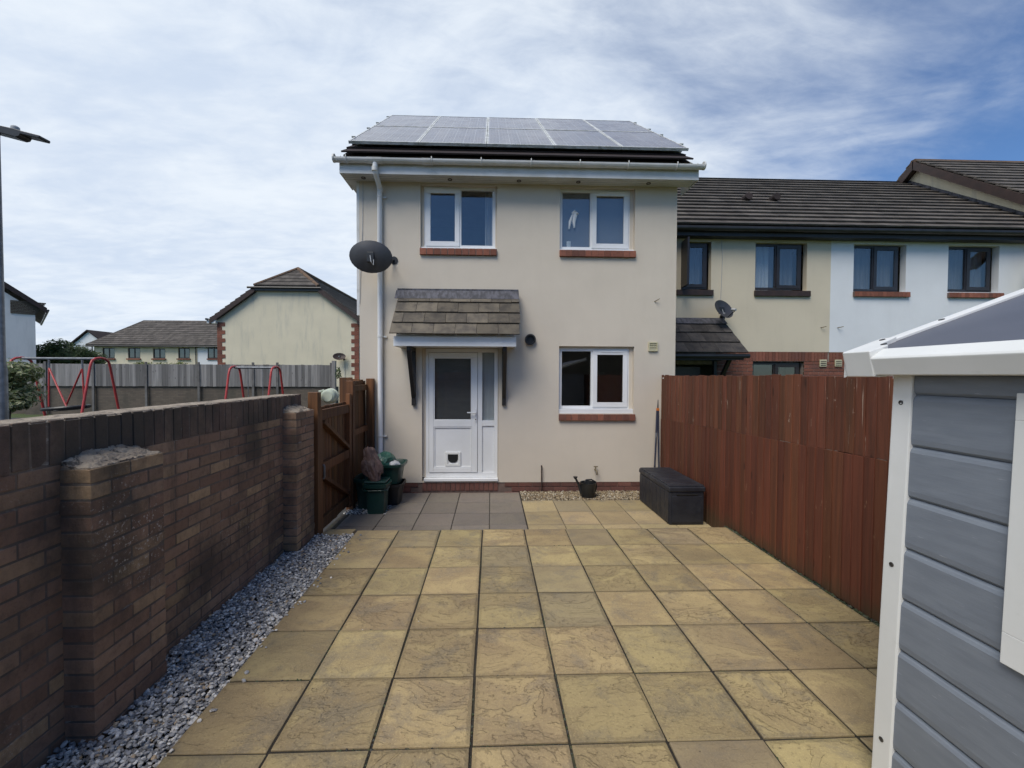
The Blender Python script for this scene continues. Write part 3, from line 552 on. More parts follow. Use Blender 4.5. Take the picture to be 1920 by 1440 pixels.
# door set
fd = MB(); y = HY + .05
for b in ((-1.02, .11, 2.06, 2.115), (-1.02, -.975, .16, 2.06), (-.205, -.135, .16, 2.06), (.055, .11, .16, 2.06), (-1.02, .11, .085, .16)): fd.box(b[0], b[1], y, y + .06, b[2], b[3])
fd.box(-.135, .055, y, y + .06, .90, .985)
fr_ = fd.build('door_frame', MT['upvc'], house, bevel=.002)
MB().box(-.134, .054, y + .055, y + .06, .986, 2.058).build('blind', MT['curtain'], fr_)  # pale sheet added behind the sidelight, standing in for its sky reflection
MB().box(-1.045, .118, HY - .025, HY + .09, .037, .082).build('threshold', MT['upvc'], fr_, bevel=.006)
for q in ((-1.073, -1.0205), (.1105, .121)): MB().box(q[0], q[1], y + .01, y + .05, .085, 2.124).build('door_packer', MT['cream'], house)
MB().box(-1.0205, .1105, y + .01, y + .05, 2.1155, 2.124).build('door_packer', MT['cream'], house)
dm = MB(); yd = y - .012
for b in ((-.97, -.21, 1.98, 2.055), (-.97, -.90, .165, 1.98), (-.296, -.21, .165, 1.98), (-.90, -.296, .886, .985), (-.90, -.296, .165, .238)): dm.box(b[0], b[1], yd, yd + .055, b[2], b[3])
door = dm.build('door', MT['upvc'], house, bevel=.005)
MB().box(-.90, -.296, yd + .02, yd + .04, .238, .886).build('panel', MT['upvc'], door)
for a, b, c, d in ((-.899, -.297, .239, .885), (-.899, -.297, .986, 1.979)):
    bd = MB(); t = .018
    for q in ((a, b, c, c + t), (a, b, d - t, d), (a, a + t, c + t, d - t), (b - t, b, c + t, d - t)): bd.box(q[0], q[1], yd + .006, yd + .0195, q[2], q[3])
    bd.build('bead', MT['upvc'], door, bevel=.003)
MB().box(-.885, -.311, yd + .022, yd + .028, .998, 1.968).build('pane', MT['glass'], door)
MB().box(-.90, -.296, yd + .05, yd + .056, .99, 1.978).build('blind', MT['blind'], door)
MB().box(-.134, .054, y + .028, y + .034, .986, 2.058).build('pane', MT['glass'], fr_)
MB().box(-.134, .054, y + .02, y + .04, .161, .899).build('panel', MT['upvc'], fr_)
hd = MB().box(-.252, -.222, yd - .012, yd, .965, 1.17).build('handle', MT['chrome'], door, bevel=.004)
MB().tube([(-.237, yd - .012, 1.112), (-.237, yd - .05, 1.112), (-.255, yd - .055, 1.112), (-.37, yd - .052, 1.116)], .0095, 8).build('lever', MT['chrome'], hd, smooth=True)
MB().lathe((-.237, yd - .015, 1.005), [(.009, 0), (.009, .004)], 10, 'y').build('keyhole', MT['blackp'], hd)
cf = MB()
for q in ((-.715, -.472, .450, .487), (-.715, -.472, .262, .300), (-.715, -.675, .30, .45), (-.512, -.472, .30, .45)): cf.box(q[0], q[1], yd + .002, yd + .0195, q[2], q[3])
cfo = cf.build('cat_flap', MT['trim'], door, bevel=.004)
MB().prism([(-.672, .447), (-.515, .447), (-.515, .375), (-.535, .335), (-.565, .318), (-.622, .318), (-.652, .335), (-.672, .375)], 'y', yd + .012, yd + .018).build('flap', MT['blackp'], cfo)
# canopy over the door
cn = MB().box(-1.385, .352, HY - .485, HY, 2.125, 2.135).prism([(HY, 2.14), (HY - .50, 2.27), (HY, 2.93)], 'x', -1.36, .33).build('canopy', MT['upvc'], house)
MB().box(-1.40, .366, HY - .503, HY - .486, 2.118, 2.262).box(-1.40, -1.384, HY - .486, HY - .001, 2.118, 2.262).box(.351, .366, HY - .486, HY - .001, 2.118, 2.262).build('fascia', MT['upvc'], cn, bevel=.003)
def frame(o, s_, n_): return Vector(o), Vector(s_).normalized(), Vector(n_).normalized()
def tilepiece(u0, u1, s0, s1, t0, t1, th, o, sv, nv, skew=0):
    P = lambda u, s_, n_: o + Vector((u, 0, 0)) + sv * s_ + nv * n_
    return [P(u0, s0, t0), P(u1, s0, t0), P(u1 + skew, s1, t1), P(u0 + skew, s1, t1), P(u0, s0, t0 + th), P(u1, s0, t0 + th), P(u1 + skew, s1, t1 + th), P(u0 + skew, s1, t1 + th)]
o_, sv, nv = frame((0, HY - .575, 2.265), (0, .545, .74), (0, -.74, .545))
for r in range(4):
    u = -1.435 + .012 * r; n_ = 6; wt = .308; offs = (0, -.16, .0, -.14)[r]
    x = u + offs; k = 0
    while x < .41:
        a, b = max(x, u), min(x + wt - .004, .425); x += wt
        if b - a < .04: continue
        m = MB().hexa(tilepiece(a, b, r * .212 + rnd(-.004, .004), r * .212 + .262, .030 + rnd(0, .004), .004, .017, o_, sv, nv)); m.build('tile', MT['ctile'], cn, bevel=.002)
# lead flashing, lapped in irregular strips
for i in range(3):
    a, b = -1.45 + i * .63, -1.45 + (i + 1) * .63 + .01
    m = MB().box(a, min(b, .425), HY - .006 - i * .002, HY - .001, 2.94, 3.04); m.hexa(tilepiece(a, min(b, .425), .70 + i * .003, .885, .04, .03, .006, o_, sv, nv)); m.build('flashing', MT['lead'], cn)
# gallows brackets
for x in (-1.195, .205):
    m = MB().box(x - .03, x + .03, HY - .055, HY - .002, 1.23, 2.122).box(x - .028, x + .028, HY - .45, HY - .055, 2.06, 2.122)
    m.bar((x, HY - .04, 1.36), (x - .0, HY - .42, 2.07), .052, .06, (1, 0, 0)); m.build('bracket', MT['blackt'], house, bevel=.004)
# eaves
sf = MB().box(HX0 - .185, HX1 + .185, HY - .268, HY + .002, 4.672, 4.684)
sf.box(HX0 - .185, HX0 + .0, HY + .002, 9.6, 4.672, 4.684)
sof = sf.build('soffit', MT['gutter'], house)
for k in range(4): MB().box(HX0 - .18, HX1 + .18, HY - .235 + k * .06, HY - .231 + k * .06, 4.6695, 4.6725).build('board_joint', MT['grey_p'], sof)
for x in (-1.93, -.63, .42, 1.33, 2.42):
    MB().lathe((x, HY - .12, 4.662), [(.034, .012), (.034, 0), (.026, 0), (.024, .012)], 16).build('soffit_vent', MT['brown'], sof, smooth=True)
MB().box(HX0 - .20, HX1 + .20, HY - .288, HY - .268, 4.655, 4.83).box(HX0 - .20, HX0 - .185, HY - .268, HY + .3, 4.655, 4.92).box(HX1 + .185, HX1 + .20, HY - .268, HY + .3, 4.655, 4.92).build('fascia', MT['gutter'], house, bevel=.004)
for s_, x in ((-1, HX0 - .2), (1, HX1 + .19)):
    MB().prism([(HY - .28, 4.66), (HY - .28, 4.86), (9.6, 7.30), (9.6, 7.08), (HY + .05, 4.66)], 'x', x, x + .012).build('bargeboard', MT['gutter'], house)
MB().box(HX0 - .042, HX0 - .002, HY + .001, HY + .06, 2.62, 4.668).build('corner_trim', MT['gutter'], house)
MB().tube([(HX0 + .06, HY - .006, 4.66), (HX0 + .05, HY - .006, 3.9), (HX0 + .02, HY - .006, 3.3), (HX0 + .005, HY - .006, 2.8)], .004, 6).build('cable', MT['grey_p'], house)
gt = MB(); prof = []
for k in range(9):
    a = math.pi + math.pi * k / 8; prof.append((HY - .345 + .056 * math.cos(a), 4.842 + .058 * math.sin(a)))
inner = [(HY - .345 + (p[0] - (HY - .345)) * .93, 4.842 + (p[1] - 4.842) * .93) for p in reversed(prof)]
for k in range(8):
    a, b = prof[k], prof[k + 1]; c, d = inner[7 - k], inner[8 - k]
    gt.hexa([(HX0 - .255, *a), (HX0 - .255, *b), (HX0 - .255, *c), (HX0 - .255, *d), (HX1 + .245, *a), (HX1 + .245, *b), (HX1 + .245, *c), (HX1 + .245, *d)])
gut = gt.build('gutter', MT['gutter'], house, smooth=True)
for x in (HX0 - .255, HX1 + .245): MB().lathe((x, HY - .345, 4.842), [(.0605, -.012), (.062, 0), (.0605, .012)], 18, 'x').build('end_cap', MT['gutter'], gut)
for x in (-2.10, -.87, -.15, .58, 1.30, 2.02, 2.75):
    MB().tube([(x, HY - .345 + .064 * math.cos(a), 4.842 + .066 * math.sin(a)) for a in [math.pi * (1 + k / 8) for k in range(-1, 9)]], .008, 6).build('gutter_bracket', MT['gutter'], gut)
for x, wd in ((-1.695, .11), (-.95, .06)):
    m = MB(); big_ = [(HY - .345 + (p[0] - HY + .345) * 1.14, 4.842 + (p[1] - 4.842) * 1.14) for p in prof]
    for k in range(8):
        a, b, c, d = prof[k], prof[k + 1], big_[k + 1], big_[k]
        m.hexa([(x - wd, *a), (x - wd, *b), (x - wd, *c), (x - wd, *d), (x + wd, *a), (x + wd, *b), (x + wd, *c), (x + wd, *d)])
    m.build('gutter_union', MT['gutter'], gut)
dp = MB().tube([(-1.695, HY - .345, 4.80), (-1.695, HY - .345, 4.72), (-1.695, HY - .33, 4.66), (-1.70, HY - .09, 4.56), (-1.705, HY - .05, 4.50), (-1.705, HY - .05, .28), (-1.705, HY - .07, .20)], .038, 14).build('downpipe', MT['upvc'], house, smooth=True)
for z in (4.52, 4.70): MB().tube([(-1.70, HY - (.05 if z < 4.6 else .345), z - .03), (-1.70, HY - (.05 if z < 4.6 else .345), z + .03)], .043, 14).build('pipe_socket', MT['gutter'], dp, smooth=True)
for z in (4.42, 2.29, .75): MB().tube([(-1.705, HY - .05, z - .014), (-1.705, HY - .05, z + .014)], .043, 14).box(-1.705, -1.61, HY - .03, HY - .004, z - .012, z + .012).build('pipe_clip', MT['gutter'], dp)
# roof
P36 = math.atan(.737); o_, sv, nv = frame((0, HY - .40, 4.868), (0, math.cos(P36), math.sin(P36)), (0, -math.sin(P36), math.cos(P36)))
rl = (9.6 - HY + .40) / math.cos(P36)
deck = MB().hexa(tilepiece(HX0 - .12, HX1 + .03, 0.05, rl, -.03, -.03, .02, o_, sv, nv)); deck.prism([(9.6, 7.30), (12.7, 4.95), (12.7, 4.9), (9.6, 7.2)], 'x', HX0 - .19, HX1 + .185)
roof = deck.build('roof', MT['htile'], house)
for r in range(int(rl / .30) + 1):
    s0 = r * .30; s1 = min(s0 + .38, rl); wob = rnd(-.012, .012)
    MB().hexa(tilepiece(HX0 - .135 + wob, HX1 + .04 + wob, s0, s1, .030, .002, .022, o_, sv, nv)).build('tile_course', MT['htile'], roof)
MB().tube([(HX0 - .2, 9.6, 7.30), (HX1 + .2, 9.6, 7.30)], .07, 10).build('ridge_tile', MT['ridge'], roof)
# wall fittings
MB().lathe((.614, HY - .005, 2.262), [(.085, 0), (.085, -.05), (.062, -.05), (.058, -.005)], 24, 'y').build('flue_terminal', MT['blackp'], house, smooth=True)
vt = MB()
for q in ((2.489, 2.632, 2.215, 2.236), (2.489, 2.632, 2.093, 2.112), (2.489, 2.503, 2.112, 2.215), (2.618, 2.632, 2.112, 2.215)): vt.box(q[0], q[1], HY - .03, HY - .001, q[2], q[3])
vto = vt.build('wall_vent', MT['airb'], house)
for k in range(3): MB().hexa([(2.503, HY - .026, 2.118 + k * .033), (2.618, HY - .026, 2.118 + k * .033), (2.618, HY - .006, 2.14 + k * .033), (2.503, HY - .006, 2.14 + k * .033), (2.503, HY - .024, 2.124 + k * .033), (2.618, HY - .024, 2.124 + k * .033), (2.618, HY - .004, 2.146 + k * .033), (2.503, HY - .004, 2.146 + k * .033)]).build('louvre', MT['airb'], vto)
MB().box(2.503, 2.618, HY - .003, HY - .001, 2.112, 2.215).build('vent_back', MT['blackp'], vto)
MB().tube([(2.58, HY, 2.875), (2.62, HY - .05, 2.90), (2.645, HY - .05, 2.915)], .007, 6).build('line_hook', MT['brass'], house)
tp = MB().tube([(1.655, HY, .215), (1.655, HY - .07, .215), (1.66, HY - .10, .20), (1.66, HY - .105, .15)], .013, 10).tube([(1.655, HY - .05, .215), (1.655, HY - .05, .265)], .009, 8).build('outside_tap', MT['brass'], house, smooth=True)
MB().box(1.625, 1.69, HY - .056, HY - .044, .262, .276).build('tap_handle', MT['brass'], tp)
MB().tube([(.803, HY - .0, .275), (.803, HY - .03, .268), (.803, HY - .035, .24), (.803, HY - .035, -.15)], .011, 8).build('waste_pipe', MT['brown'], house, smooth=True)

# ---------------------------------------------------------------- solar panels
pw, ph = 1.015, 1.715
sp_o = Vector((0, 6.42, 5.155)); rows = ['lower', 'upper']; colsn = ['leftmost', 'second from left', 'middle', 'second from right', 'rightmost']
mfr = MB()
for q in ((0, pw, 0, .03), (0, pw, ph - .022, ph), (0, .024, .03, ph - .022), (pw - .024, pw, .03, ph - .022)): mfr.box(q[0] - pw / 2, q[1] - pw / 2, q[2], q[3], -.04, 0)
mfr = mesh_of(mfr, 'frame', MT['alu']); mce = mesh_of(MB().box(-pw / 2 + .022, pw / 2 - .022, .022, ph - .022, -.012, -.004), 'cells', MT['cell'])
mcl = mesh_of(MB().box(-.025, .025, -.02, .02, -.01, .012), 'clamp', MT['alu'])
for r in range(2):
    for c in range(5):
        x = -2.115 + pw / 2 + c * (pw + .007); p = sp_o + Vector((x + .0, 0, 0)) + sv * (r * (ph + .018))
        t = thing('solar_panel', f'solar panel on the cream house roof, {rows[r]} row, {colsn[c]}', 'solar panel', p, 'solar panels on the roof'); t.rotation_euler = (P36 + rnd(-.003, .003), 0, 0)
        for nm, me in (('frame', mfr), ('cells', mce)):
            o = bpy.data.objects.new(nm, me); col.objects.link(o); o.parent = t
        for q in ((.35, 1.35) if c in (0, 4) else ()):
            o = bpy.data.objects.new('clamp', mcl); col.objects.link(o); o.parent = t; o.location = ((pw / 2 + .01) if c else -pw / 2 - .01, q, .002)
for k in range(4):
    s_ = .3 + k * .95; p = sp_o + sv * s_ - nv * .085
    tag(MB().box(HX0 - .06, HX1 + .08, p.y - .02, p.y + .02, p.z - .02, p.z + .02).build('mounting_rail', MT['alu'], house))

# ---------------------------------------------------------------- satellite dishes
def dish(label, c, rx, rz, face, wallp, mat, name='satellite_dish', flip=1):
    """face = direction the dish looks; wallp = point on the wall that carries it"""
    c = Vector(c); t = thing(name, label, 'satellite dish', c); f_ = Vector(face).normalized(); u = f_.cross(Vector((0, 0, 1))).normalized(); v = u.cross(f_)
    m = MB(); nr, ns = 6, 28
    for side in (0, 1):
        b = len(m.v)
        for i in range(nr + 1):
            for k in range(ns):
                a = 2 * math.pi * k / ns; q = i / nr; dep = .12 * rx * (q * q - 1) * 2 - side * .008
                m.v.append(c + u * (rx * q * math.cos(a)) + v * (rz * q * math.sin(a)) + f_ * dep)
        for i in range(nr):
            for k in range(ns):
                k2 = (k + 1) % ns; m.f.append((b + i * ns + k, b + i * ns + k2, b + (i + 1) * ns + k2, b + (i + 1) * ns + k))
    n0, n1 = nr * ns, (2 * nr + 1) * ns
    for k in range(ns): k2 = (k + 1) % ns; m.f.append((n0 + k, n0 + k2, n1 + k2, n1 + k))
    m.build('reflector', mat, t, smooth=True, recalc=False)
    back = c - f_ * (.26 * rx); MB().box(-.05, .05, -.03, .03, -.07, .07).xf(Matrix.Translation(back)).build('mount', MT['blackp'], t, bevel=.005)
    w_ = Vector(wallp); MB().tube([back, (back + w_) / 2 + Vector((0, 0, -.02)), w_], .018, 8).lathe(w_, [(.06, -.012), (.06, 0)], 12, 'y').build('wall_arm', MT['blackp'], t)
    foot = c - v * rz * .95; tip = c + f_ * (rx * .85) - v * rz * .75
    MB().tube([foot, tip], .010, 6).build('feed_arm', MT['blackp'], t); MB().tube([tip, tip + (c - tip).normalized() * .09], .026, 10).build('receiver', MT['grey_p'], t, smooth=True)
    MB().tube([back + Vector((.0, -.03, .02)), back + Vector((.02, -.05, -.08)), back + Vector((.05, -.04, -.12)), back + Vector((.05, -.03, -.04))], .006, 6).build('cable', MT['grey_p'], t)
    return t
def mesh_dish():
    g = G('perforated_grey_dish'); g.col(g.mix(g.step(g.noise(g.coords(), 5), .3, .7), (.060, .062, .070, 1), (.078, .080, .088, 1))); g.set(Roughness=.5)
    tr = g.n('ShaderNodeBsdfTransparent'); ms = g.n('ShaderNodeMixShader'); ms.inputs[0].default_value = .10; g.l(g.b.outputs[0], ms.inputs[1]); g.l(tr.outputs[0], ms.inputs[2]); g.l(ms.outputs[0], g.out.inputs[0]); return g.m
MT['mdish'] = mesh_dish()
dish('oval dark grey satellite dish on the corner of the cream house above the canopy', (-1.735, HY - .42, 3.405), .30, .228, (-.18, .93, .33), (-1.50, HY - .0, 3.47), MT['mdish'])

# ================================================================== GARDEN BRICK WALL
gw = thing('garden_wall', 'dark weathered brick garden wall with brick on edge coping, left of the patio', 'wall', (-2.1, 2.0, -.05))
core = MB().box(-2.208, -2.0035, -1.5, 4.54, -.2, 1.488).build('mortar', MT['wmortar'], gw)
def rbrick(sx, sy, sz, mat, name='brick', j=.0014):
    m = MB().box(-sx / 2, sx / 2, -sy / 2, sy / 2, -sz / 2, sz / 2)
    for v in m.v: v += Vector((rnd(-j, j), rnd(-j, j), rnd(-j, j)))
    return mesh_of(m, name, mat, bevel=.0035)
st = [rbrick(.102, .215, .064, MT['wbrick']) for i in range(6)]; so = [rbrick(.215, .066, .205, MT['wcap']) for i in range(5)]
half = [rbrick(.102, .100, .064, MT['wbrick']) for i in range(2)]
rest = []
for k in range(18):
    z = 1.285 - .0325 - k * .075
    for i in range(28):
        y = 4.5475 - .1075 - i * .225 - (k % 2) * .1125; p = (-2.051 + rnd(-.0012, .0014), y, z + rnd(-.0015, .0015)); ro = (rnd(-.006, .006), rnd(-.004, .004), rnd(-.003, .003))
        if y > 1.42: inst('brick', st[(i * 5 + k * 3) % 6], p, gw, ro)
        else: rest.append((p, (.102, .215, .064)))
    if k % 2: inst('brick', half[k % 4 // 2], (-2.051, 4.4975, z), gw)
for i in range(80):
    y = 4.545 - .033 - i * .0755; p = (-2.1075 + rnd(-.002, .004), y, 1.393 + rnd(-.004, .003))
    if y > 1.42: inst('brick', so[i % 5], p, gw, (rnd(-.02, .02), rnd(-.01, .01), 0))
    else: rest.append((p, (.215, .066, .205)))
m = MB()
for p, s_ in rest: m.box(p[0] - s_[0] / 2, p[0] + s_[0] / 2, p[1] - s_[1] / 2, p[1] + s_[1] / 2, p[2] - s_[2] / 2, p[2] + s_[2] / 2)
tag(m.build('brickwork', MT['wbrick'], gw), kind='stuff')
# thin mortar wash on top of the coping
m = MB(); n_ = 60
for i in range(n_):
    a, b = -1.5 + 6.04 * i / n_, -1.5 + 6.04 * (i + 1) / n_
    za, zb = [1.499 + .005 * noise.noise(Vector((0, q * 7, 0))) for q in (a, b)]; xa, xb = [-1.999 + .010 * noise.noise(Vector((5, q * 9, 0))) for q in (a, b)]
    m.hexa([(-2.205, a, 1.47), (xa, a, 1.487), (xb, b, 1.487), (-2.205, b, 1.47), (-2.20, a, za), (xa - .012, a, za), (xb - .012, b, zb), (-2.20, b, zb)])
m.build('capping', MT['capmortar'], gw)
def pier(y0, y1, x1, ztop, label=None):
    pr_ = MB().box(-2.0, x1 - .0035, y0 + .0035, y1 - .0035, -.2, ztop - .01).build('pier', MT['wmortar'], gw)
    ln = (y1 - y0 - .010) / 2; d = x1 + 2.003
    pbk = [rbrick(d, ln, .064, MT['wbrick']) for i in range(4)]; ph_ = [rbrick(d, ln / 2 - .005, .064, MT['wbrick']) for i in range(2)]
    n_ = int((ztop + .1) / .075) + 1
    for k in range(n_):
        z = ztop - .0325 - k * .075; xc = (x1 - 2.003) / 2
        if k % 2 == 0:
            for q in (0, 1): inst('brick', pbk[(k + q) % 4], (xc + rnd(-.003, .003), y0 + ln / 2 + q * (ln + .010), z), pr_, (0, 0, rnd(-.01, .01)))
        else:
            inst('brick', ph_[0], (xc, y0 + ln / 4, z), pr_); inst('brick', pbk[k % 4], (xc + rnd(-.003, .003), (y0 + y1) / 2, z), pr_); inst('brick', ph_[1], (xc, y1 - ln / 4, z), pr_)
    # lumpy sloped mortar cap
    m = MB(); nu, nv_ = 36, 12
    for i in range(nu + 1):
        for j in range(nv_ + 1):
            y = y0 + .006 + (y1 - y0 - .012) * i / nu; x = -2.0 + (d - .012) * j / nv_; e = min(i, nu - i) / nu * 4; e = min(1, e)
            z = ztop + .062 * (1 - j / nv_) * (.45 + .55 * e) + .016 * noise.noise(Vector((x * 25, y * 14, 0))) + .010 * noise.noise(Vector((x * 70, y * 60, 3))) + .003
            m.v.append(Vector((x, y, max(z, ztop + .002))))
    for i in range(nu):
        for j in range(nv_): a = i * (nv_ + 1) + j; m.f.append((a, a + 1, a + nv_ + 2, a + nv_ + 1))
    for i in range(nu):
        a = i * (nv_ + 1) + nv_; b = len(m.v); m.v += [Vector((m.v[a].x, m.v[a].y, ztop - .004)), Vector((m.v[a + nv_ + 1].x, m.v[a + nv_ + 1].y, ztop - .004))]; m.f.append((a, b, b + 1, a + nv_ + 1))
    for i in (0, nu):
        for j in range(nv_): a = i * (nv_ + 1) + j; b = len(m.v); m.v += [Vector((m.v[a].x, m.v[a].y, ztop - .004)), Vector((m.v[a + 1].x, m.v[a + 1].y, ztop - .004))]; m.f.append((a, b, b + 1, a + 1))
    m.build('pier_cap', MT['capmortar'], pr_, smooth=True)
pier(2.03, 2.475, -1.860, 1.262); pier(4.14, 4.55, -1.868, 1.335)

# ================================================================== GATE
gt_ = thing('garden_gate', 'brown ledged and braced wooden gate between brick pier and house', 'gate', (-1.9, 5.2, -.1))
MB().box(-1.955, -1.85, 4.60, 4.70, -.18, 1.515).build('post', MT['gate'], gt_, bevel=.006)
MB().box(-1.96, -1.86, 5.80, 5.90, -.18, 1.62).build('post', MT['gate'], gt_, bevel=.006)
for i in range(11):
    y = 4.715 + i * .0975; MB().box(-1.945, -1.927, y, y + .090 + rnd(-.002, .002), -.075 + rnd(-.008, .008), 1.345 + rnd(-.006, .006)).build('board', MT['gate'], gt_, bevel=.003)
MB().box(-1.926, -1.872, 4.715, 4.79, -.07, 1.335).build('stile', MT['gate'], gt_, bevel=.004); MB().box(-1.926, -1.872, 5.70, 5.785, -.07, 1.45).build('stile', MT['gate'], gt_, bevel=.004)
for z in (-.02, .60, 1.20): MB().box(-1.926, -1.882, 4.7905, 5.6995, z, z + .11).build('rail', MT['gate'], gt_, bevel=.004)
for z in (.155, .775): MB().bar((-1.902, 5.67, z - .03), (-1.902, 4.82, z + .40), .042, .09, (1, 0, 0)).build('brace', MT['gate'], gt_, bevel=.004)
MB().tube([(-1.868, 4.79, .70), (-1.855, 4.79, .68), (-1.855, 4.79, .56), (-1.868, 4.79, .54)], .012, 8).build('latch', MT['galv'], gt_, smooth=True)
sf_ = thing('side_fence', 'short brown closeboard fence between the gate and the house wall', 'fence', (-1.95, 6.3, -.1))
for i in range(6):
    y = 5.925 + i * .118; MB().box(-1.955, -1.935, y, y + .112, -.15, 1.62 + rnd(-.015, .015)).build('board', MT['gate'], sf_, bevel=.003)
for z in (.1, .85, 1.47): MB().box(-1.934, -1.885, 5.905, 6.55, z, z + .085).build('rail', MT['gate'], sf_, bevel=.004)
MB().box(-1.905, -1.80, 6.552, 6.652, -.15, 1.645).build('post', MT['gate'], sf_, bevel=.005)
for i, x in enumerate((-2.29, -2.19, -2.085)): MB().box(x, x + .095, 6.50, 6.52, -.15, 1.66 - .02 * (i == 2)).build('board', MT['gate'], sf_, bevel=.003)
rl_ = thing('washing_line_reel', 'round pale green washing line reel fixed to the gate top', 'reel', (-1.80, 4.82, 1.46))
MB().lathe((-1.80, 4.74, 1.465), [(.03, 0), (.066, .002), (.076, .012), (.079, .03), (.079, .09), (.086, .092), (.086, .112), (.079, .114), (.076, .15), (.04, .155)], 28, 'y').build('drum', MT['reel'], rl_, smooth=True)
MB().lathe((-1.80, 4.736, 1.465), [(.056, -.004), (.060, .0), (.060, .006)], 24, 'y').build('front_disc', MT['reel'], rl_, smooth=True)
MB().box(-1.905, -1.87, 4.76, 4.86, 1.45, 1.53).bar((-1.88, 4.78, 1.52), (-1.85, 4.78, 1.535), .02, .02).build('bracket', MT['reel'], rl_, bevel=.004)

# ================================================================== BINS
def tub(name, label, c, wx, wy, h, flare, mat, rim=.03, cat='bin'):
    t = thing(name, label, cat, c); x, y, z = c; m = MB(); rings = []
    for (q, e) in ((0, 0), (.75, flare * .8), (.86, flare), (.87, flare + rim), (1.0, flare + rim * 1.2), (1.0, flare + rim * .4), (.86, flare * .8), (.04, -.012)):
        rr = [];
        for k in range(24):
            a = 2 * math.pi * k / 24; ca, sa = math.cos(a), math.sin(a); pw_ = 5; s_ = (abs(ca) ** pw_ + abs(sa) ** pw_) ** (-1 / pw_)
            rr.append(Vector((x + (wx / 2 + e) * ca * s_, y + (wy / 2 + e) * sa * s_, z + h * q)))
        rings.append(rr)
    for i, rr in enumerate(rings): m.v += rr
    for i in range(len(rings) - 1):
        for k in range(24): k2 = (k + 1) % 24; m.f.append((i * 24 + k, i * 24 + k2, (i + 1) * 24 + k2, (i + 1) * 24 + k))
    m.f.append(tuple(reversed(range(24)))); m.f.append(tuple((len(rings) - 1) * 24 + k for k in range(24)))
    m.build('tub', mat, t, smooth=True, recalc=True); return t
t = tub('food_waste_caddy', 'green lidded food waste caddy standing in front of the other bins', (-1.515, 5.72, -.13), .235, .23, .40, .018, MT['green'])
MB().box(-1.66, -1.375, 5.59, 5.865, .272, .305).build('lid', MT['green'], t, bevel=.012); MB().tube([(-1.67, 5.72, .20), (-1.675, 5.60, .19), (-1.60, 5.575, .185), (-1.43, 5.575, .185), (-1.36, 5.60, .19), (-1.36, 5.72, .20)], .009, 8).build('handle', MT['green'], t)
tub('recycling_box', 'dark recycling box at the bottom of the stack beside the house', (-1.46, 6.12, -.13), .34, .30, .30, .035, MT['blackp'], .02)
t2 = tub('recycling_box', 'green recycling box on top of the stack with bagged rubbish', (-1.46, 6.13, .171), .34, .32, .28, .04, MT['green'], .03)
def blob(name, mat, parent, c, r, seed, sub=3, amp=.28):
    bm = bmesh.new(); bmesh.ops.create_icosphere(bm, subdivisions=sub, radius=1)
    for v in bm.verts:
        n_ = v.co.copy(); q = 1 + amp * noise.noise(n_ * 1.6 + Vector((seed, 0, 0))) + amp * .5 * abs(noise.noise(n_ * 4 + Vector((0, seed, 0)))); v.co = Vector((n_.x * r[0], n_.y * r[1], n_.z * r[2])) * q
    me = bpy.data.meshes.new(name); bm.to_mesh(me); bm.free(); me.materials.append(mat)
    o = bpy.data.objects.new(name, me); col.objects.link(o)
    if parent: o.parent = parent; o.location = Vector(c) - ORG[parent]
    else: o.location = c
    ORG[o] = Vector(c); return o
tag(blob('rubbish_bag', MT['greenbag'], None, (-1.53, 6.1, .47), (.17, .15, .12), 3.3), 'green plastic bag heaped in the top recycling box', 'bag')
tag(blob('rubbish_bag', MT['grey_p'], None, (-1.38, 6.06, .43), (.09, .08, .055), 8.1), 'small pale plastic bag beside the green bag', 'bag')
# slumped woven sack
bm = bmesh.new(); bmesh.ops.create_icosphere(bm, subdivisions=4, radius=1)
for v in bm.verts:
    n_ = v.co.copy(); q = 1 + .30 * noise.noise(n_ * 1.4 + Vector((2.2, 0, 0))) - .26 * abs(noise.noise(Vector((n_.x * 3.2, n_.y * 3.2, n_.z * 1.3)))) - .12 * abs(noise.noise(n_ * 6.5)); t_ = (n_.z + 1) / 2
    v.co = Vector((n_.x * .135 * (1.15 - .35 * t_) - .15 * (t_ - .5), n_.y * .11, n_.z * .27)) * q + Vector((-.0, .10 * (t_ - .5), 0))
me = bpy.data.meshes.new('woven_sack'); bm.to_mesh(me); bm.free(); me.materials.append(MT['sack']); so_ = bpy.data.objects.new('woven_sack', me); col.objects.link(so_); so_.location = (-1.585, 5.70, .515)
tag(so_, 'crumpled brown woven sack slumped over the bins beside the gate', 'sack')
tub('recycling_box', 'dark green box under the brown sack behind the gate', (-1.70, 5.98, -.13), .24, .34, .42, .03, MT['green'], .02)

# ================================================================== WATERING CAN, STORAGE BOX, TOOL
wc = thing('watering_can', 'black plastic watering can on the pea gravel under the window', 'watering can', (1.47, 6.33, -.122))
MB().lathe((1.47, 6.33, -.122), [(.10, 0), (.105, .01), (.118, .2), (.122, .215), (.112, .215), (.10, .02)], 24).build('body', MT['blackp'], wc, smooth=True)
MB().tube([(1.375, 6.33, -.07), (1.33, 6.33, .06), (1.285, 6.33, .145)], [.028, .019, .016], 10).lathe((1.278, 6.33, .145), [(.015, 0), (.034, .03), (.034, .036)], 14).build('spout', MT['blackp'], wc, smooth=True)
MB().tube([(1.42, 6.33, .09), (1.44, 6.33, .13), (1.52, 6.33, .135), (1.585, 6.33, .10), (1.60, 6.33, .03), (1.585, 6.33, -.05)], .012, 8).build('handle', MT['blackp'], wc, smooth=True)
sx0, sx1, sy0, sy1, sz0, sz1 = 2.185, 2.645, 5.10, 6.17, -.13, .355
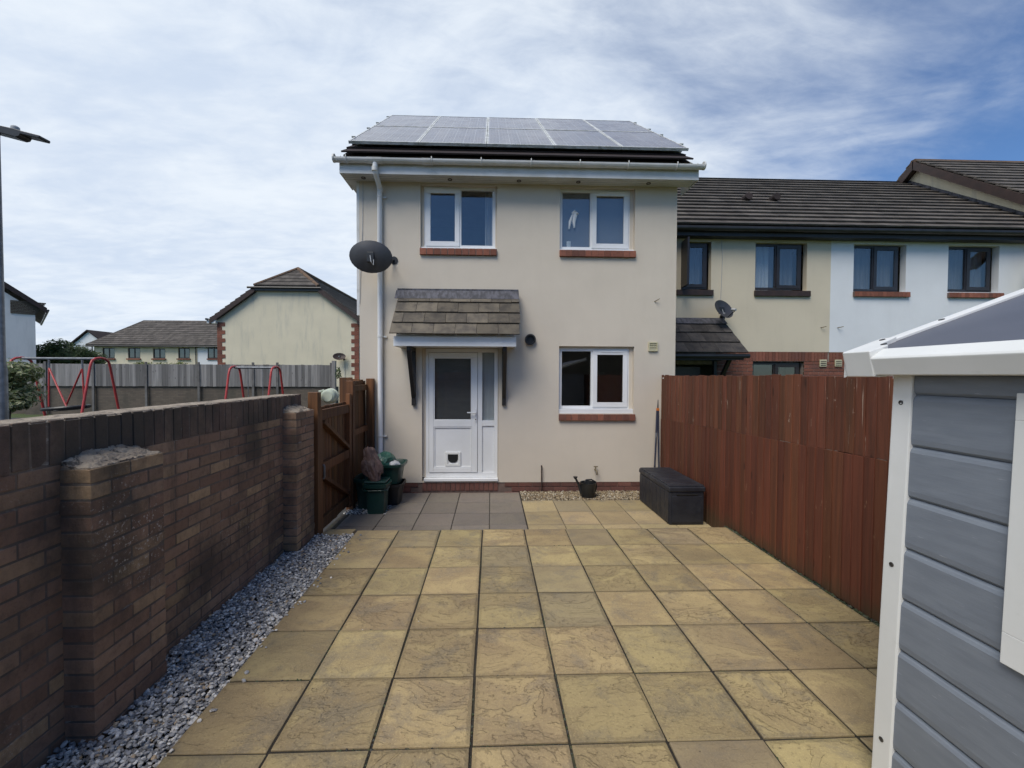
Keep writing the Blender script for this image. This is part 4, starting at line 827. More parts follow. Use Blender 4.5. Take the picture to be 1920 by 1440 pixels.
stb = thing('storage_box', 'charcoal plastic garden storage box against the red brown fence', 'storage box', (2.42, 5.63, -.13))
MB().box(sx0 + .015, sx1 - .015, sy0 + .015, sy1 - .015, sz0, sz1 - .075).build('body', MT['store'], stb, bevel=.012)
for i in range(8):
    y = sy0 + .03 + i * .1275; MB().box(sx0 + .006, sx0 + .016, y, y + .121, sz0 + .02, sz1 - .085).build('panel', MT['store'], stb, bevel=.003)
MB().box(sx0 + .045, sx1 - .045, sy0 + .007, sy0 + .018, sz0 + .03, sz1 - .13).build('end_panel', MT['store'], stb, bevel=.004)
MB().box(sx0 + .10, sx1 - .10, sy0 + .004, sy0 + .02, sz1 - .118, sz1 - .100).build('grip', MT['blackp'], stb, bevel=.003)
lid = MB().box(sx0, sx1, sy0, sy1, sz1 - .075, sz1 - .012).build('lid', MT['store'], stb, bevel=.014)
for i in range(11):
    y = sy0 + .02 + i * .094; MB().box(sx0 + .012, sx1 - .012, y, y + .082, sz1 - .014, sz1 + .004).build('slat', MT['store'], lid, bevel=.005)
tl_ = thing('long_handled_shears', 'long handled shears leaning in the corner by the fence', 'garden tool', (2.55, 6.45, -.13))
for dx in (-.022, .022):
    MB().tube([(2.545 + dx * 2.2, 6.40, -.125), (2.575 + dx, 6.47, .62), (2.60 + dx * .3, 6.53, 1.16)], [.0125, .013, .016], 10).build('handle', MT['bluegrey'], tl_, smooth=True)
    MB().tube([(2.572 + dx * 1.15, 6.463, .52), (2.585 + dx * .8, 6.492, .82)], .0145, 10).build('ferrule', MT['galv'], tl_, smooth=True)
MB().box(2.585, 2.625, 6.52, 6.55, 1.15, 1.20).build('pivot', MT['orange'], tl_, bevel=.004); MB().prism([(2.592, 1.20), (2.618, 1.20), (2.612, 1.33), (2.603, 1.33)], 'y', 6.53, 6.54).build('blade', MT['galv'], tl_)

# ================================================================== RED-BROWN FENCE
fn = thing('boundary_fence', 'tall red brown closeboard fence of two tiers beside the patio', 'fence', (2.72, 4.2, -.05))
yb = 1.35
while yb < 6.60:
    wd = rnd(.084, .104); wd = min(wd, 6.63 - yb); q = (yb - 1.4) / 5.2; seam = 1.175 - .03 * q * 5; zb = .0 if yb < 4.66 else -.12
    lean = rnd(-.003, .003)
    def fb(z0, z1, mt, dx, nm='board'):
        th = .010; m = MB().hexa([(2.695 + dx - .007, yb, z0), (2.695 + dx + .016, yb, z0), (2.695 + dx + .016, yb + wd + .012, z0), (2.695 + dx - .000, yb + wd + .012, z0), (2.695 + dx - .007, yb + lean, z1), (2.695 + dx + .016, yb + lean, z1), (2.695 + dx + .016, yb + wd + .012 + lean, z1), (2.695 + dx, yb + wd + .012 + lean, z1)])
        return m.build(nm, mt, fn, bevel=.0025)
    fb(zb + rnd(-.012, .01), seam + rnd(-.002, .002), MT['fence'], rnd(-.001, .001)); fb(seam + .002 + rnd(-.002, .002), 1.712 + rnd(-.012, .010) + .008 * math.sin(yb * 2), MT['fencetop'], .005 + rnd(-.0015, .0015)); yb += wd
for z in (.2, .95, 1.45): MB().box(2.718, 2.768, 1.35, 6.62, z, z + .08).build('rail', MT['fence'], fn)
for y in (1.5, 3.2, 4.9, 6.5): MB().box(2.77, 2.86, y, y + .09, -.2, 1.68).build('post', MT['fence'], fn)
MB().box(2.672, 2.679, 6.50, 6.53, 1.66, 1.675).build('tag', MT['china'], fn)
# moss along the foot
def a4(): y = rnd(1.5, 4.7); return 2.672 + rnd(-.012, .008) + .006 * noise.noise(Vector((y * 5, 0, 0))), y, rnd(-.012, .004)
MT['moss'] = stone_mat('moss_clump', [(0, (.02, .03, .008, 1)), (.3, (.035, .05, .012, 1)), (.6, (.02, .018, .012, 1)), (.85, (.05, .055, .02, 1))])
stones('moss', MT['moss'], 900, a4, .011, .0, 'dark moss and dirt along the foot of the red brown fence', 'moss', .9)

# moss and grit caught in the patio joints
def a5():
    while 1:
        if random.random() < .7: x = JX[random.randint(1, 8)] + rnd(-.004, .004); y = rnd(.8, 4.65)
        else: x = rnd(X0 + .02, 2.6); y = Y0 - S * random.randint(1, 8) + rnd(-.003, .003)
        if noise.noise(Vector((x * 2.1, y * 1.7, 4))) > .05: return x, y, rnd(-.012, -.001)
stones('joint_moss', MT['moss'], 1800, a5, .0075, -.004, 'specks of moss and grit in the joints between the buff slabs', 'moss', .8)

# ================================================================== SHED
lean = .035
shed = thing('plastic_shed', 'grey plank plastic garden shed with white trim at the right edge', 'shed', (2.1, .8, -.02))
def SX(z): return 1.612 + lean * z
SYF, SYN = 1.70, -.55
for k in range(9):
    z0 = -.005 + k * .2055; z1 = min(z0 + .2035, 1.735)
    pts = [(.0, z0), (-.010, z0 + .010), (-.0125, z0 + .03), (-.0125, z1 - .022), (-.008, z1 - .010), (.0, z1), (.03, z1), (.03, z0)]
    m = MB(); n_ = len(pts); 
    for yy in (SYN, SYF - .03):
        for (dx, z) in pts: m.v.append(Vector((SX(z) + .02 + dx, yy, z)))
    m.f += [tuple(range(n_)), tuple(range(2 * n_ - 1, n_ - 1, -1))] + [(i, (i + 1) % n_, n_ + (i + 1) % n_, n_ + i) for i in range(n_)]
    m.build('plank', MT['shed'], shed)
MB().hexa([(SX(0) + .05, SYN, -.02), (2.60, SYN, -.02), (2.60, SYF - .02, -.02), (SX(0) + .05, SYF - .02, -.02), (SX(1.73) + .05, SYN, 1.73), (2.60, SYN, 1.73), (2.60, SYF - .02, 1.73), (SX(1.73) + .05, SYF - .02, 1.73)]).build('shell', MT['shed'], shed)
def lpost(x0, x1, y0, y1, nm):
    return MB().hexa([(SX(0) + x0, y0, -.02), (SX(0) + x1, y0, -.02), (SX(0) + x1, y1, -.02), (SX(0) + x0, y1, -.02), (SX(1.73) + x0, y0, 1.73), (SX(1.73) + x1, y0, 1.73), (SX(1.73) + x1, y1, 1.73), (SX(1.73) + x0, y1, 1.73)]).build(nm, MT['trim'], shed, bevel=.006)
lpost(.0, .06, SYF - .07, SYF + .012, 'corner_post')
sm = mesh_of(MB().lathe((0, 0, 0), [(.0095, 0), (.0095, -.003), (.006, -.0035), (.0055, -.001)], 14, 'x'), 'screw', MT['screw'])
for z in (1.605, .94, .21): inst('screw', sm, (SX(z) + .001, SYF - .028, z), shed)
# window frame on the near part of the shed wall
wf = MB()
for (a, b, c, d) in ((.64, 1.285, .80, .90), (.64, 1.285, 1.575, 1.66), (1.20, 1.285, .90, 1.575), (.64, .72, .90, 1.575)):
    wf.hexa([(SX(c) - .012, a, c), (SX(c) + .03, a, c), (SX(c) + .03, b, c), (SX(c) - .012, b, c), (SX(d) - .012, a, d), (SX(d) + .03, a, d), (SX(d) + .03, b, d), (SX(d) - .012, b, d)])
wfo = wf.build('window', MT['trim'], shed, bevel=.002); MB().quad((SX(.9) + .004, .7, .9), (SX(.9) + .004, 1.22, .9), (SX(1.58) + .004, 1.22, 1.58), (SX(1.58) + .004, .7, 1.58)).build('pane', MT['farglass'], wfo)
# roof: sloping panel with white eaves trim, verge trim and a moulded corner piece
TAN = .365; ex, ez = 1.572, 1.795; vy = 1.855
def RZ(x): return ez + TAN * (x - ex)
MB().hexa([(ex + .03, SYN - .1, RZ(ex + .03) - .02), (2.62, SYN - .1, RZ(2.62) - .02), (2.62, vy - .03, RZ(2.62) - .02), (ex + .03, vy - .03, RZ(ex + .03) - .02), (ex + .03, SYN - .1, RZ(ex + .03)), (2.62, SYN - .1, RZ(2.62)), (2.62, vy - .03, RZ(2.62)), (ex + .03, vy - .03, RZ(ex + .03))]).build('roof_panel', MT['shedroof'], shed)
MB().prism([(ex, ez - .012), (ex + .005, ez - .004), (ex + .055, ez + .012 + .02), (ex + .060, ez + .008), (ex + .10, ez - .055), (ex + .10, ez - .080), (ex + .022, ez - .078)], 'y', SYN - .1, 1.735).build('eaves_trim', MT['trim'], shed, bevel=.003)
m = MB(); P = lambda x, y, dz: (x, y, RZ(x) + dz)
m.hexa([P(ex + .16, vy - .058, -.05), P(2.64, vy - .058, -.05), P(2.64, vy, -.05), P(ex + .16, vy, -.05), P(ex + .16, vy - .058, .012), P(2.64, vy - .058, .012), P(2.64, vy, .012), P(ex + .16, vy, .012)]); m.build('verge_trim', MT['trim'], shed, bevel=.004)
m = MB(); x0c, x1c, y1c, y0c = ex - .008, ex + .185, vy + .006, 1.71
out = [(x0c, y0c), (x0c, y1c - .02), (x0c + .012, y1c - .004), (x0c + .03, y1c), (x1c, y1c), (x1c, y1c - .072)]
for k in range(7):
    a = R(90) * k / 6; out.append((x1c - .0 - .105 * math.sin(a) , y1c - .072 - .055 * (1 - math.cos(a)) - .0))
out += [(ex + .075, y0c)]
b = len(m.v); n_ = len(out)
for (x, y) in out: m.v.append(Vector((x, y, RZ(max(x, ex)) + .020)))
for (x, y) in out: m.v.append(Vector((x + (.024 if x < ex + .02 else 0), y, ez - .086 + TAN * max(0, (x - ex - .1)))))
m.f.append(tuple(range(n_))); m.f.append(tuple(reversed(range(n_, 2 * n_)))); m.f += [(i, (i + 1) % n_, n_ + (i + 1) % n_, n_ + i) for i in range(n_)]
m.build('corner_cap', MT['trim'], shed, bevel=.004)
for (x, y) in ((ex + .155, vy - .032), (ex + .085, 1.742), (2.0, vy - .028), (2.42, vy - .028)):
    MB().lathe((0, 0, 0), [(.011, 0), (.011, .003), (.007, .0035)], 14).xf(Matrix.Translation((x, y, RZ(x) + (.020 if x < ex + .17 else .012))) @ Matrix.Rotation(-math.atan(TAN), 4, 'Y')).build('screw', MT['screw'], shed)

# ================================================================== TERRACE TO THE RIGHT
TY = 9.1; TT = .716
def terrace_roof(root, x0, x1, mat, zr=7.61, yr=12.70, ye=8.80, ze=4.82, course=.305, vents=()):
    a = math.atan(TT); o_, sv, nv = frame((0, ye, ze), (0, math.cos(a), math.sin(a)), (0, -math.sin(a), math.cos(a))); ln = (yr - ye) / math.cos(a)
    m = MB().hexa(tilepiece(x0, x1, .03, ln, -.04, -.04, .025, o_, sv, nv)); m.prism([(yr, zr - .02), (16.3, 5.0), (16.3, 4.9), (yr, zr - .2)], 'x', x0, x1); rf = m.build('roof', mat, root)
    for r in range(int(ln / course) + 1):
        MB().hexa(tilepiece(x0, x1, r * course, min(r * course + course * 1.2, ln), .055, .004, .034, o_, sv, nv)).build('tile_course', mat, rf)
    x = x0
    while x < x1 - .1:
        e = min(x + .44, x1); MB().prism([(yr - .12, zr - .08), (yr - .06, zr + .01), (yr, zr + .03), (yr + .06, zr + .01), (yr + .12, zr - .08)], 'x', x + .004, e).build('ridge_tile', mat if random.random() < .7 else MT['ridge'], rf); x += .45
    for (vx, s_) in vents:
        p = o_ + sv * s_ + nv * .05; MB().tube([Vector((vx, p.y, p.z)), Vector((vx, p.y, p.z)) - sv * .0 + Vector((0, -.20, .03))], [.10, .09], 12).build('roof_vent', MT['htile'], rf)
    return rf
# cream neighbour
nh = thing('neighbour_house', 'cream rendered terraced house with dark brown windows next to the solar panel house', 'house', (5.2, TY, -.13), 'terrace to the right')
NW = [(4.10, 4.76, 3.555, 4.60), (5.735, 6.885, 3.565, 4.60)]; LW = (5.72, 6.87, 1.05, 2.02)
XP = 7.42
MB().wall(2.93, XP, 2.235, 4.84, NW, TY, .12).quad((2.93, TY, 0), (2.93, 16.2, 0), (2.93, 16.2, 4.9), (2.93, 12.7, 7.4), (2.93, TY, 4.84)).build('wall', MT['cream2'], nh, recalc=False)
MB().quad((2.93, 16.2, 0), (XP, 16.2, 0), (XP, 16.2, 4.9), (2.93, 16.2, 4.9)).build('back_wall', MT['cream2'], nh, recalc=False)
bw = MB().wall(2.93, XP, -.2, 2.233, [LW, (3.6, 4.9, -.2, 1.95)], TY + .012, .12).build('brick_wall', MT['rmortar'], nh, recalc=False)
rb = mesh_of(MB().box(-.107, .107, 0, .04, -.0325, .0325), 'brick', MT['rbrick'], bevel=.003); rs = mesh_of(MB().box(-.0325, .0325, 0, .045, -.1, .1), 'brick', MT['rbrick'], bevel=.003)
def course(a, b, z, odd, par, y):
    x = a - (.1125 if odd else 0)
    while x < b - .02:
        p, q = max(x, a), min(x + .215, b); x += .225
        if q - p > .03: inst('brick', rb, ((p + q) / 2, y, z), par, (0, 0, 0), ((q - p) / .214, 1, 1))
for k in range(8):
    course(4.93, LW[0], 1.99 - k * .075, k % 2, bw, TY + .002); course(LW[1], XP, 1.99 - k * .075, k % 2, bw, TY + .002)
for i in range(34): inst('brick', rs, (4.93 + i * .0735, TY - .004 + rnd(0, .003), 2.13), bw)
wn = []
wn.append(window(NW[0][0], NW[0][1] - .06, 3.60, 4.59, nh, TY + .07, MT['dkframe'], True, split=.22)); wn.append(window(NW[1][0] + .005, NW[1][1] - .08, 3.60, 4.59, nh, TY + .07, MT['dkframe'], True, split=.47)); wn.append(window(LW[0] + .01, LW[1] - .06, 1.07, 2.0, nh, TY + .07, MT['dkframe'], True, split=.48))
for (x0, x1) in ((4.0, 4.80), (5.715, 6.95)): MB().box(x0, x1, TY - .05, TY + .08, 3.44, 3.56).build('sill', MT['brown'], nh, bevel=.006)
MB().hexa([(4.10, TY + .02, 3.60), (4.06, TY - .38, 3.60), (4.10, TY - .38, 3.60), (4.14, TY + .02, 3.60), (4.10, TY + .02, 4.58), (4.06, TY - .38, 4.58), (4.10, TY - .38, 4.58), (4.14, TY + .02, 4.58)]).build('open_sash', MT['dkframe'], nh)
curtain(5.80, 6.20, 3.62, 4.58, TY + .25, nh)
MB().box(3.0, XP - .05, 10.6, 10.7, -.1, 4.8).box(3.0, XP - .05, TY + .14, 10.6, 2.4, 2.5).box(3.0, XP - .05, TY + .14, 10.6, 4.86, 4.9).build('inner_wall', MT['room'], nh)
for q in NW: curtain(q[0] + .03, q[1] - .10, q[2] + .06, q[3] - .03, TY + .33, nh, 24, 'net_curtain').data.materials[0] = MT['net']
terrace_roof(nh, 2.93, XP, MT['tile'], vents=((7.0, 2.1), (7.85 - 1.55, 2.1)))
MB().box(2.93, XP, TY - .22, TY - .20, 4.66, 4.82).box(2.93, XP, TY - .20, TY - .002, 4.66, 4.675).build('fascia', MT['blackt'], nh)
MB().tube([(2.93, TY - .28, 4.80), (XP, TY - .28, 4.80)], .06, 12).build('gutter', MT['blackp'], nh, smooth=True)
MB().tube([(4.98, TY - .008, 4.66), (5.0, TY - .008, 4.2), (4.97, TY - .008, 3.2), (4.94, TY - .008, 3.05)], .005, 6).build('cable', MT['grey_p'], nh)
for x in (7.205, ):
    v_ = MB().box(x, x + .155, TY - .02, TY, 1.915, 2.07).build('wall_vent', MT['airb'], nh, bevel=.004)
    for k in range(3): MB().box(x + .015, x + .14, TY - .024, TY - .021, 1.94 + k * .04, 1.955 + k * .04).build('louvre', MT['brown'], v_)
MB().tube([(7.22, TY, 2.77), (7.24, TY - .05, 2.775), (7.30, TY - .06, 2.79)], .008, 6).build('line_hook', MT['brass'], nh)
# porch roof of the neighbour
po = MB().box(3.0, 4.98, TY - .80, TY - .002, 2.035, 2.045).build('porch_roof', MT['blackt'], nh)
MB().box(3.0, 5.02, TY - .82, TY - .802, 2.02, 2.14).build('fascia', MT['blackt'], po); MB().tube([(3.0, TY - .86, 2.10), (5.10, TY - .86, 2.10)], .045, 10).build('gutter', MT['blackp'], po)
o_, sv, nv = frame((0, TY - .87, 2.135), (0, .80, .72), (0, -.72, .80))
for r in range(3):
    x = 2.95 + (0, .16, .04)[r]
    while x < 5.0:
        b_ = min(x + .305, 5.06 - .02 * r); MB().hexa(tilepiece(x, b_, r * .33, r * .33 + .40, .035 + rnd(0, .004), .005, .02, o_, sv, nv)).build('tile', MT['ntile'], po); x += .31
MB().hexa(tilepiece(2.95, 5.03, .95, 1.16, .05, .04, .01, o_, sv, nv)).box(2.95, 5.05, TY - .012, TY - .002, 2.86, 2.96).build('flashing', MT['lead'], po)
for x in (4.85,): MB().bar((x, TY - .04, 1.35), (x, TY - .62, 2.05), .06, .07, (1, 0, 0)).box(x - .03, x + .03, TY - .06, TY - .003, 1.2, 2.03).build('bracket', MT['blackt'], po)
MB().box(3.65, 4.6, TY + .1, TY + .14, -.1, 1.9).build('door', MT['dkframe'], nh)
dish('dark grey satellite dish above the neighbour porch roof', (4.85, TY - .38, 3.10), .255, .215, (.35, -.80, .40), (5.02, TY, 2.98), MT['dish'])
# white neighbour
wh = thing('neighbour_house', 'white rendered terraced house with grey windows and red brick sills at right', 'house', (9.8, TY, -.13), 'terrace to the right')
WW = [(7.935, 9.12, 3.565, 4.60), (10.08, 11.25, 3.58, 4.60)]
MB().wall(XP + .002, 12.4, 2.235, 4.84, WW, TY + .003, .14).build('wall', MT['white_r'], wh, recalc=False)
MB().quad((XP, 16.2, 0), (12.4, 16.2, 0), (12.4, 16.2, 4.9), (XP, 16.2, 4.9)).build('back_wall', MT['white_r'], wh, recalc=False)
bw2 = MB().box(XP + .002, 12.4, TY + .015, TY + .2, -.2, 2.233).build('brick_wall', MT['rmortar'], wh)
for k in range(6):
    course(XP + .005, XP + 1.3, 1.99 - k * .075, k % 2, bw2, TY + .005)
for i in range(16): inst('brick', rs, (XP + .045 + i * .0735, TY - .001, 2.13), bw2)
v_ = MB().box(7.55, 7.705, TY - .018, TY + .002, 1.92, 2.07).build('wall_vent', MT['airb'], wh, bevel=.004)
for k in range(3): MB().box(7.565, 7.69, TY - .022, TY - .019, 1.945 + k * .04, 1.958 + k * .04).build('louvre', MT['brown'], v_)
MT['anthr'] = pbr('anthracite_upvc', (.022, .022, .028, 1), (.03, .03, .036, 1), 4, rough=.4)
for q in WW: window(q[0] + .005, q[1] - .10, q[2] + .03, q[3] - .01, wh, TY + .085, MT['anthr'], True, split=.47)
for (x0, x1) in ((7.93, 9.19), (10.075, 11.33)):
    sl = MB().box(x0, x1, TY - .045, TY + .1, 3.45, 3.558).build('sill', MT['pmortar'], wh); n_ = 14; s_ = (x1 - x0) / n_
    for i in range(n_): inst('brick', sb, (x0 + s_ * (i + .5), TY - .052, 3.506), sl, (R(-3), 0, 0), (.93 * s_ / .096, 1, 1.08))
MB().box(11.62, 11.80, TY - .4, TY - .36, 3.66, 4.42).build('open_sash', MT['dkframe'], wh, bevel=.01)
for i, xx in enumerate((8.75, 10.9)): curtain(xx, xx + .18, 3.62, 4.58, TY + .3, wh)
MB().box(XP + .1, 12.3, 10.6, 10.7, -.1, 4.8).box(XP + .1, 12.3, TY + .2, 10.6, 2.4, 2.5).box(XP + .1, 12.3, TY + .2, 10.6, 4.86, 4.9).build('inner_wall', MT['cream2'], wh)
for q in WW: curtain(q[0] + .03, q[1] - .12, q[2] + .04, q[3] - .03, TY + .24, wh, 26, 'net_curtain').data.materials[0] = MT['net']  # grey nets added here to stand in for the panes' greyish reflection
terrace_roof(wh, XP + .002, 12.4, MT['tile'])
MB().box(XP + .002, 12.4, TY - .22, TY - .20, 4.66, 4.82).box(XP + .002, 12.4, TY - .20, TY - .002, 4.66, 4.675).build('fascia', MT['blackt'], wh)
MB().tube([(XP + .002, TY - .28, 4.80), (12.4, TY - .28, 4.80)], .06, 12).build('gutter', MT['blackp'], wh, smooth=True)
MB().tube([(7.60, TY, 2.77), (7.62, TY - .05, 2.775), (7.68, TY - .06, 2.79)], .008, 6).build('line_hook', MT['brass'], wh)
# taller gabled house at the far right
gh = thing('gabled_house', 'taller cream gabled house with brown bargeboards rising behind the white terrace', 'house', (15, 10, -.13), 'terrace to the right')
gz, gyr, gtan = 7.86, 12.06, .785; gf = 8.25
MB().quad((12.41, gf, -.2), (12.41, 15.9, -.2), (12.41, 15.9, gz - gtan * 3.84), (12.41, gyr, gz), (12.41, gf, gz - gtan * (gyr - gf))).box(12.42, 18, gf, 15.8, -.2, 4.7).build('wall', MT['cream3'], gh, recalc=False)
a = math.atan(gtan)
for s_ in (-1, 1):
    o_, sv, nv = frame((0, gyr + s_ * 4.2, gz + .09 - gtan * 4.2), (0, -s_ * math.cos(a), math.sin(a)), (0, s_ * math.sin(a), math.cos(a))); ln = 4.2 / math.cos(a)
    rf = MB().hexa(tilepiece(12.24, 18.2, 0, ln, -.03, -.03, .03, o_, sv, nv)).build('roof', MT['tile'], gh)
    for r in range(int(ln / .3) + 1): MB().hexa(tilepiece(12.22 + rnd(0, .015), 18.2, r * .3, min(r * .3 + .36, ln), .04, .004, .026, o_, sv, nv)).build('tile_course', MT['tile'], rf)
    MB().hexa([Vector((x, p.y, p.z + dz)) for dz in (-.22, .02) for (x, p) in ((12.205, o_ + nv * -.02), (12.235, o_ + nv * -.02), (12.235, o_ + sv * (ln) + nv * -.02), (12.205, o_ + sv * ln + nv * -.02))]).build('bargeboard', MT['brown'], gh)
    MB().hexa([Vector((x, p.y, p.z + dz)) for dz in (-.20, -.18) for (x, p) in ((12.235, o_), (12.41, o_), (12.41, o_ + sv * ln), (12.235, o_ + sv * ln))]).build('verge_soffit', MT['brown'], gh)
x = 12.22
while x < 18: MB().prism([(gyr - .12, gz + .04), (gyr - .06, gz + .13), (gyr + .06, gz + .13), (gyr + .12, gz + .04)], 'x', x, x + .44).build('ridge_tile', MT['ridge'], gh); x += .45
# stepped lead flashing where the terrace roof meets the gable
for i in range(22):
    y = 8.9 + i * .165; z = 4.82 + TT * (y - 8.8); MB().hexa([(12.392, y, z - .02), (12.407, y, z - .02), (12.407, y + .172, z - .02 + TT * .172), (12.392, y + .172, z - .02 + TT * .172), (12.392, y, z + .17 + rnd(-.01, .01)), (12.407, y, z + .17), (12.407, y + .172, z + .17 + TT * .172), (12.392, y + .172, z + .17 + TT * .172)]).build('flashing', MT['lead'], gh)

# ================================================================== LEFT: PLAYGROUND BOUNDARY
FY = 20.0
rw = tag(MB().box(-21.2, -7.2, FY + .06, FY + .35, -.2, 1.12).box(-30, -21.2, FY + .5, FY + .8, -.2, .56).build('retaining_wall', MT['oldbrick'], org=(-14, FY + .2, -.2)), 'long old brown brick wall under the grey playground fence', 'wall')
pf = thing('playground_fence', 'weathered grey closeboard fence on top of the playground wall', 'fence', (-14, FY, 1.1))
MT['oldpost'] = pbr('old_concrete_post', (.10, .095, .09, 1), (.15, .145, .14, 1), 4, rough=.95)
x = -20.95
while x < -7.45:
    wd = rnd(.125, .15); MB().hexa([(x, FY - .02, 1.115 + rnd(-.015, .01)), (x + wd, FY - .004, 1.115), (x + wd, FY + .02, 1.115), (x, FY + .02, 1.115), (x, FY - .02, 2.125 + rnd(-.025, .02)), (x + wd, FY - .004, 2.125), (x + wd, FY + .02, 2.125), (x, FY + .02, 2.125)]).build('board', MT['grayfence'], pf); x += wd + .008
for z in (1.3, 1.9): MB().box(-20.9, -7.4, FY + .021, FY + .06, z, z + .09).build('rail', MT['grayfence'], pf)
for x in (-20.2, -18.1, -15.75, -13.4, -10.95, -9.85, -7.40): MB().box(x - .05, x + .05, FY - .06, FY - .022, -.2, 2.23).build('post', MT['oldpost'], pf)
MB().box(-7.36, -7.20, FY - .08, FY + .08, .2, 2.32).build('end_post', MT['grayfence'], pf)
pf2 = thing('playground_fence', 'lower hung grey fence panel behind the shrub at the left edge', 'fence', (-22, FY + .45, .5))
x = -24.6
while x < -20.98: MB().box(x, x + .13, FY + .44, FY + .47, .55, 2.08 + rnd(-.02, .02)).build('board', MT['grayfence'], pf2); x += .139
# ---- swings
def hoop(X, yc, ztop, zb, spread, rtop, r=.045):
    pts = [(X, yc - spread, zb), (X, yc - rtop * 1.05, ztop - rtop * .9)]
    for k in range(7):
        a = math.pi - math.pi * k / 6; pts.append((X, yc + rtop * math.cos(a) * .95, ztop - rtop * .55 + rtop * .55 * math.sin(a)))
    return pts + [(X, yc + rtop * 1.05, ztop - rtop * .9), (X, yc + spread, zb)]
sa = thing('basket_swing', 'red framed playground swing with a round black basket seat', 'swing', (-14.6, 15, -.15))
for X in (-15.95, -13.35): MB().tube(hoop(X, 15, 2.23, -.15, .80, .36), .038, 10).build('frame', MT['red'], sa, smooth=True)
MB().tube([(-15.95, 15, 2.20), (-13.35, 15, 2.20)], .045, 10).build('crossbar', MT['galv'], sa, smooth=True)
m = MB(); ring = [(-14.5 + .62 * math.cos(2 * math.pi * k / 24), 15 + .5 * math.sin(2 * math.pi * k / 24), .52 + .05 * math.cos(2 * math.pi * k / 24)) for k in range(25)]
bs = m.tube(ring, .06, 8, False).build('seat', MT['blackp'], sa, smooth=True)
for k in range(7):
    q = -.45 + k * .15; e = math.sqrt(max(0, .62 ** 2 - q * q)); MB().tube([(-14.5 - e, 15 + q * .8, .50), (-14.5, 15 + q * .8, .44), (-14.5 + e, 15 + q * .8, .52)], .02, 6).build('rope', MT['blackp'], bs)
for (xt, xe, ye) in ((-15.05, -15.08, 15), (-15.05, -14.1, 14.6), (-13.95, -14.9, 15.4), (-13.95, -13.9, 15.0)):
    MB().tube([(xt, 15, 1.88), (xe, ye, .56)], .026, 8).build('hanger', MT['red'], sa, smooth=True)
for xt in (-15.05, -13.95): MB().tube([(xt, 15, 2.18), (xt, 15, 1.86)], .03, 8).build('hinge', MT['galv'], sa)
sb_ = thing('toddler_swing', 'low red framed swing with two hoops and no seats in view', 'swing', (-8.2, 15, -.15))
for X in (-8.85, -7.45): MB().tube(hoop(X, 15, 1.96, -.15, .74, .33), .036, 10).build('frame', MT['red'], sb_, smooth=True)
MB().tube([(-8.85, 15, 1.92), (-7.45, 15, 1.92)], .04, 10).build('crossbar', MT['galv'], sb_, smooth=True)
for xt in (-8.4, -7.9):
    MB().tube([(xt, 15, 1.90), (xt, 15, .55)], .012, 6).build('chain', MT['galv'], sb_)
MB().box(-8.5, -7.8, 14.9, 15.1, .45, .56).build('seat', MT['blackp'], sb_, bevel=.02)
# ---- street lamp
lp = thing('street_lamp', 'grey steel street lamp column at the left edge with dark flat head', 'street lamp', (-7.18, 6.5, -.15))
MB().tube([(-7.195, 6.5, -.15), (-7.195, 6.5, 1.75), (-7.195, 6.5, 1.85), (-7.195, 6.5, 5.22)], [.062, .062, .046, .036], 16).build('column', MT['galv'], lp, smooth=True)
hm = MB().prism([(x - .07, z) for x, z in [(-7.36, 5.255), (-7.18, 5.205), (-6.78, 5.105), (-6.73, 5.115), (-6.71, 5.15), (-6.46, 5.095), (-6.445, 5.105), (-6.445, 5.135), (-6.70, 5.195), (-6.80, 5.225), (-7.10, 5.285), (-7.36, 5.33)]], 'y', 6.42, 6.58).build('head', MT['blackp'], lp, bevel=.008)
MB().lathe((-6.93, 6.5, 5.225), [(.045, 0), (.05, .015), (.048, .06), (.03, .075)], 16).build('photocell', MT['grey_p'], hm, smooth=True)
# ---- foliage
def leaves(name, mat, n, pick, size, parent=None, org=None):
    V = []; F = []; o0 = ORG[parent] if parent else Vector(org)
    for i in range(n):
        p, nrm = pick(); s_ = size * rnd(.6, 1.4); u = nrm.orthogonal().normalized(); u = Matrix.Rotation(rnd(0, 6.28), 3, nrm) @ u; v = nrm.cross(u); b = len(V); p = Vector(p) - o0
        V += [p - u * s_, p + v * s_ * .45 + nrm * s_ * .12, p + u * s_, p - v * s_ * .45 + nrm * s_ * .12]; F.append((b, b + 1, b + 2, b + 3))
    me = bpy.data.meshes.new(name); me.from_pydata(V, [], F); me.materials.append(mat); o = bpy.data.objects.new(name, me); col.objects.link(o)
    if parent: o.parent = parent
    else: o.location = o0
    ORG[o] = o0; return o
def rdir(): return Vector((random.gauss(0, 1), random.gauss(0, 1), random.gauss(0, 1))).normalized()
def crown(lobes):
    def f_():
        c, r = random.choice(lobes); d = rdir(); q = rnd(.55, 1.05) + .18 * noise.noise(d * 3 + c); n_ = (d + rdir() * .7 + Vector((0, 0, .35))).normalized(); return c + Vector((d.x * r[0], d.y * r[1], d.z * r[2])) * q, n_
    return f_
def branchy(root, base, tips, r0):
    for i, tp_ in enumerate(tips):
        b = Vector(base); tp_ = Vector(tp_); mid = b.lerp(tp_, .5) + Vector((rnd(-.1, .1), rnd(-.1, .1), .1)) * (tp_ - b).length * .4
        MB().tube([b, mid, tp_], [r0, r0 * .6, r0 * .2], 7).build('trunk' if i == 0 else 'branch', MT['bark'], root, smooth=True)
tr = thing('round_tree', 'dense dark green rounded tree behind the playground fence', 'tree', (-27.2, 28, -.2))
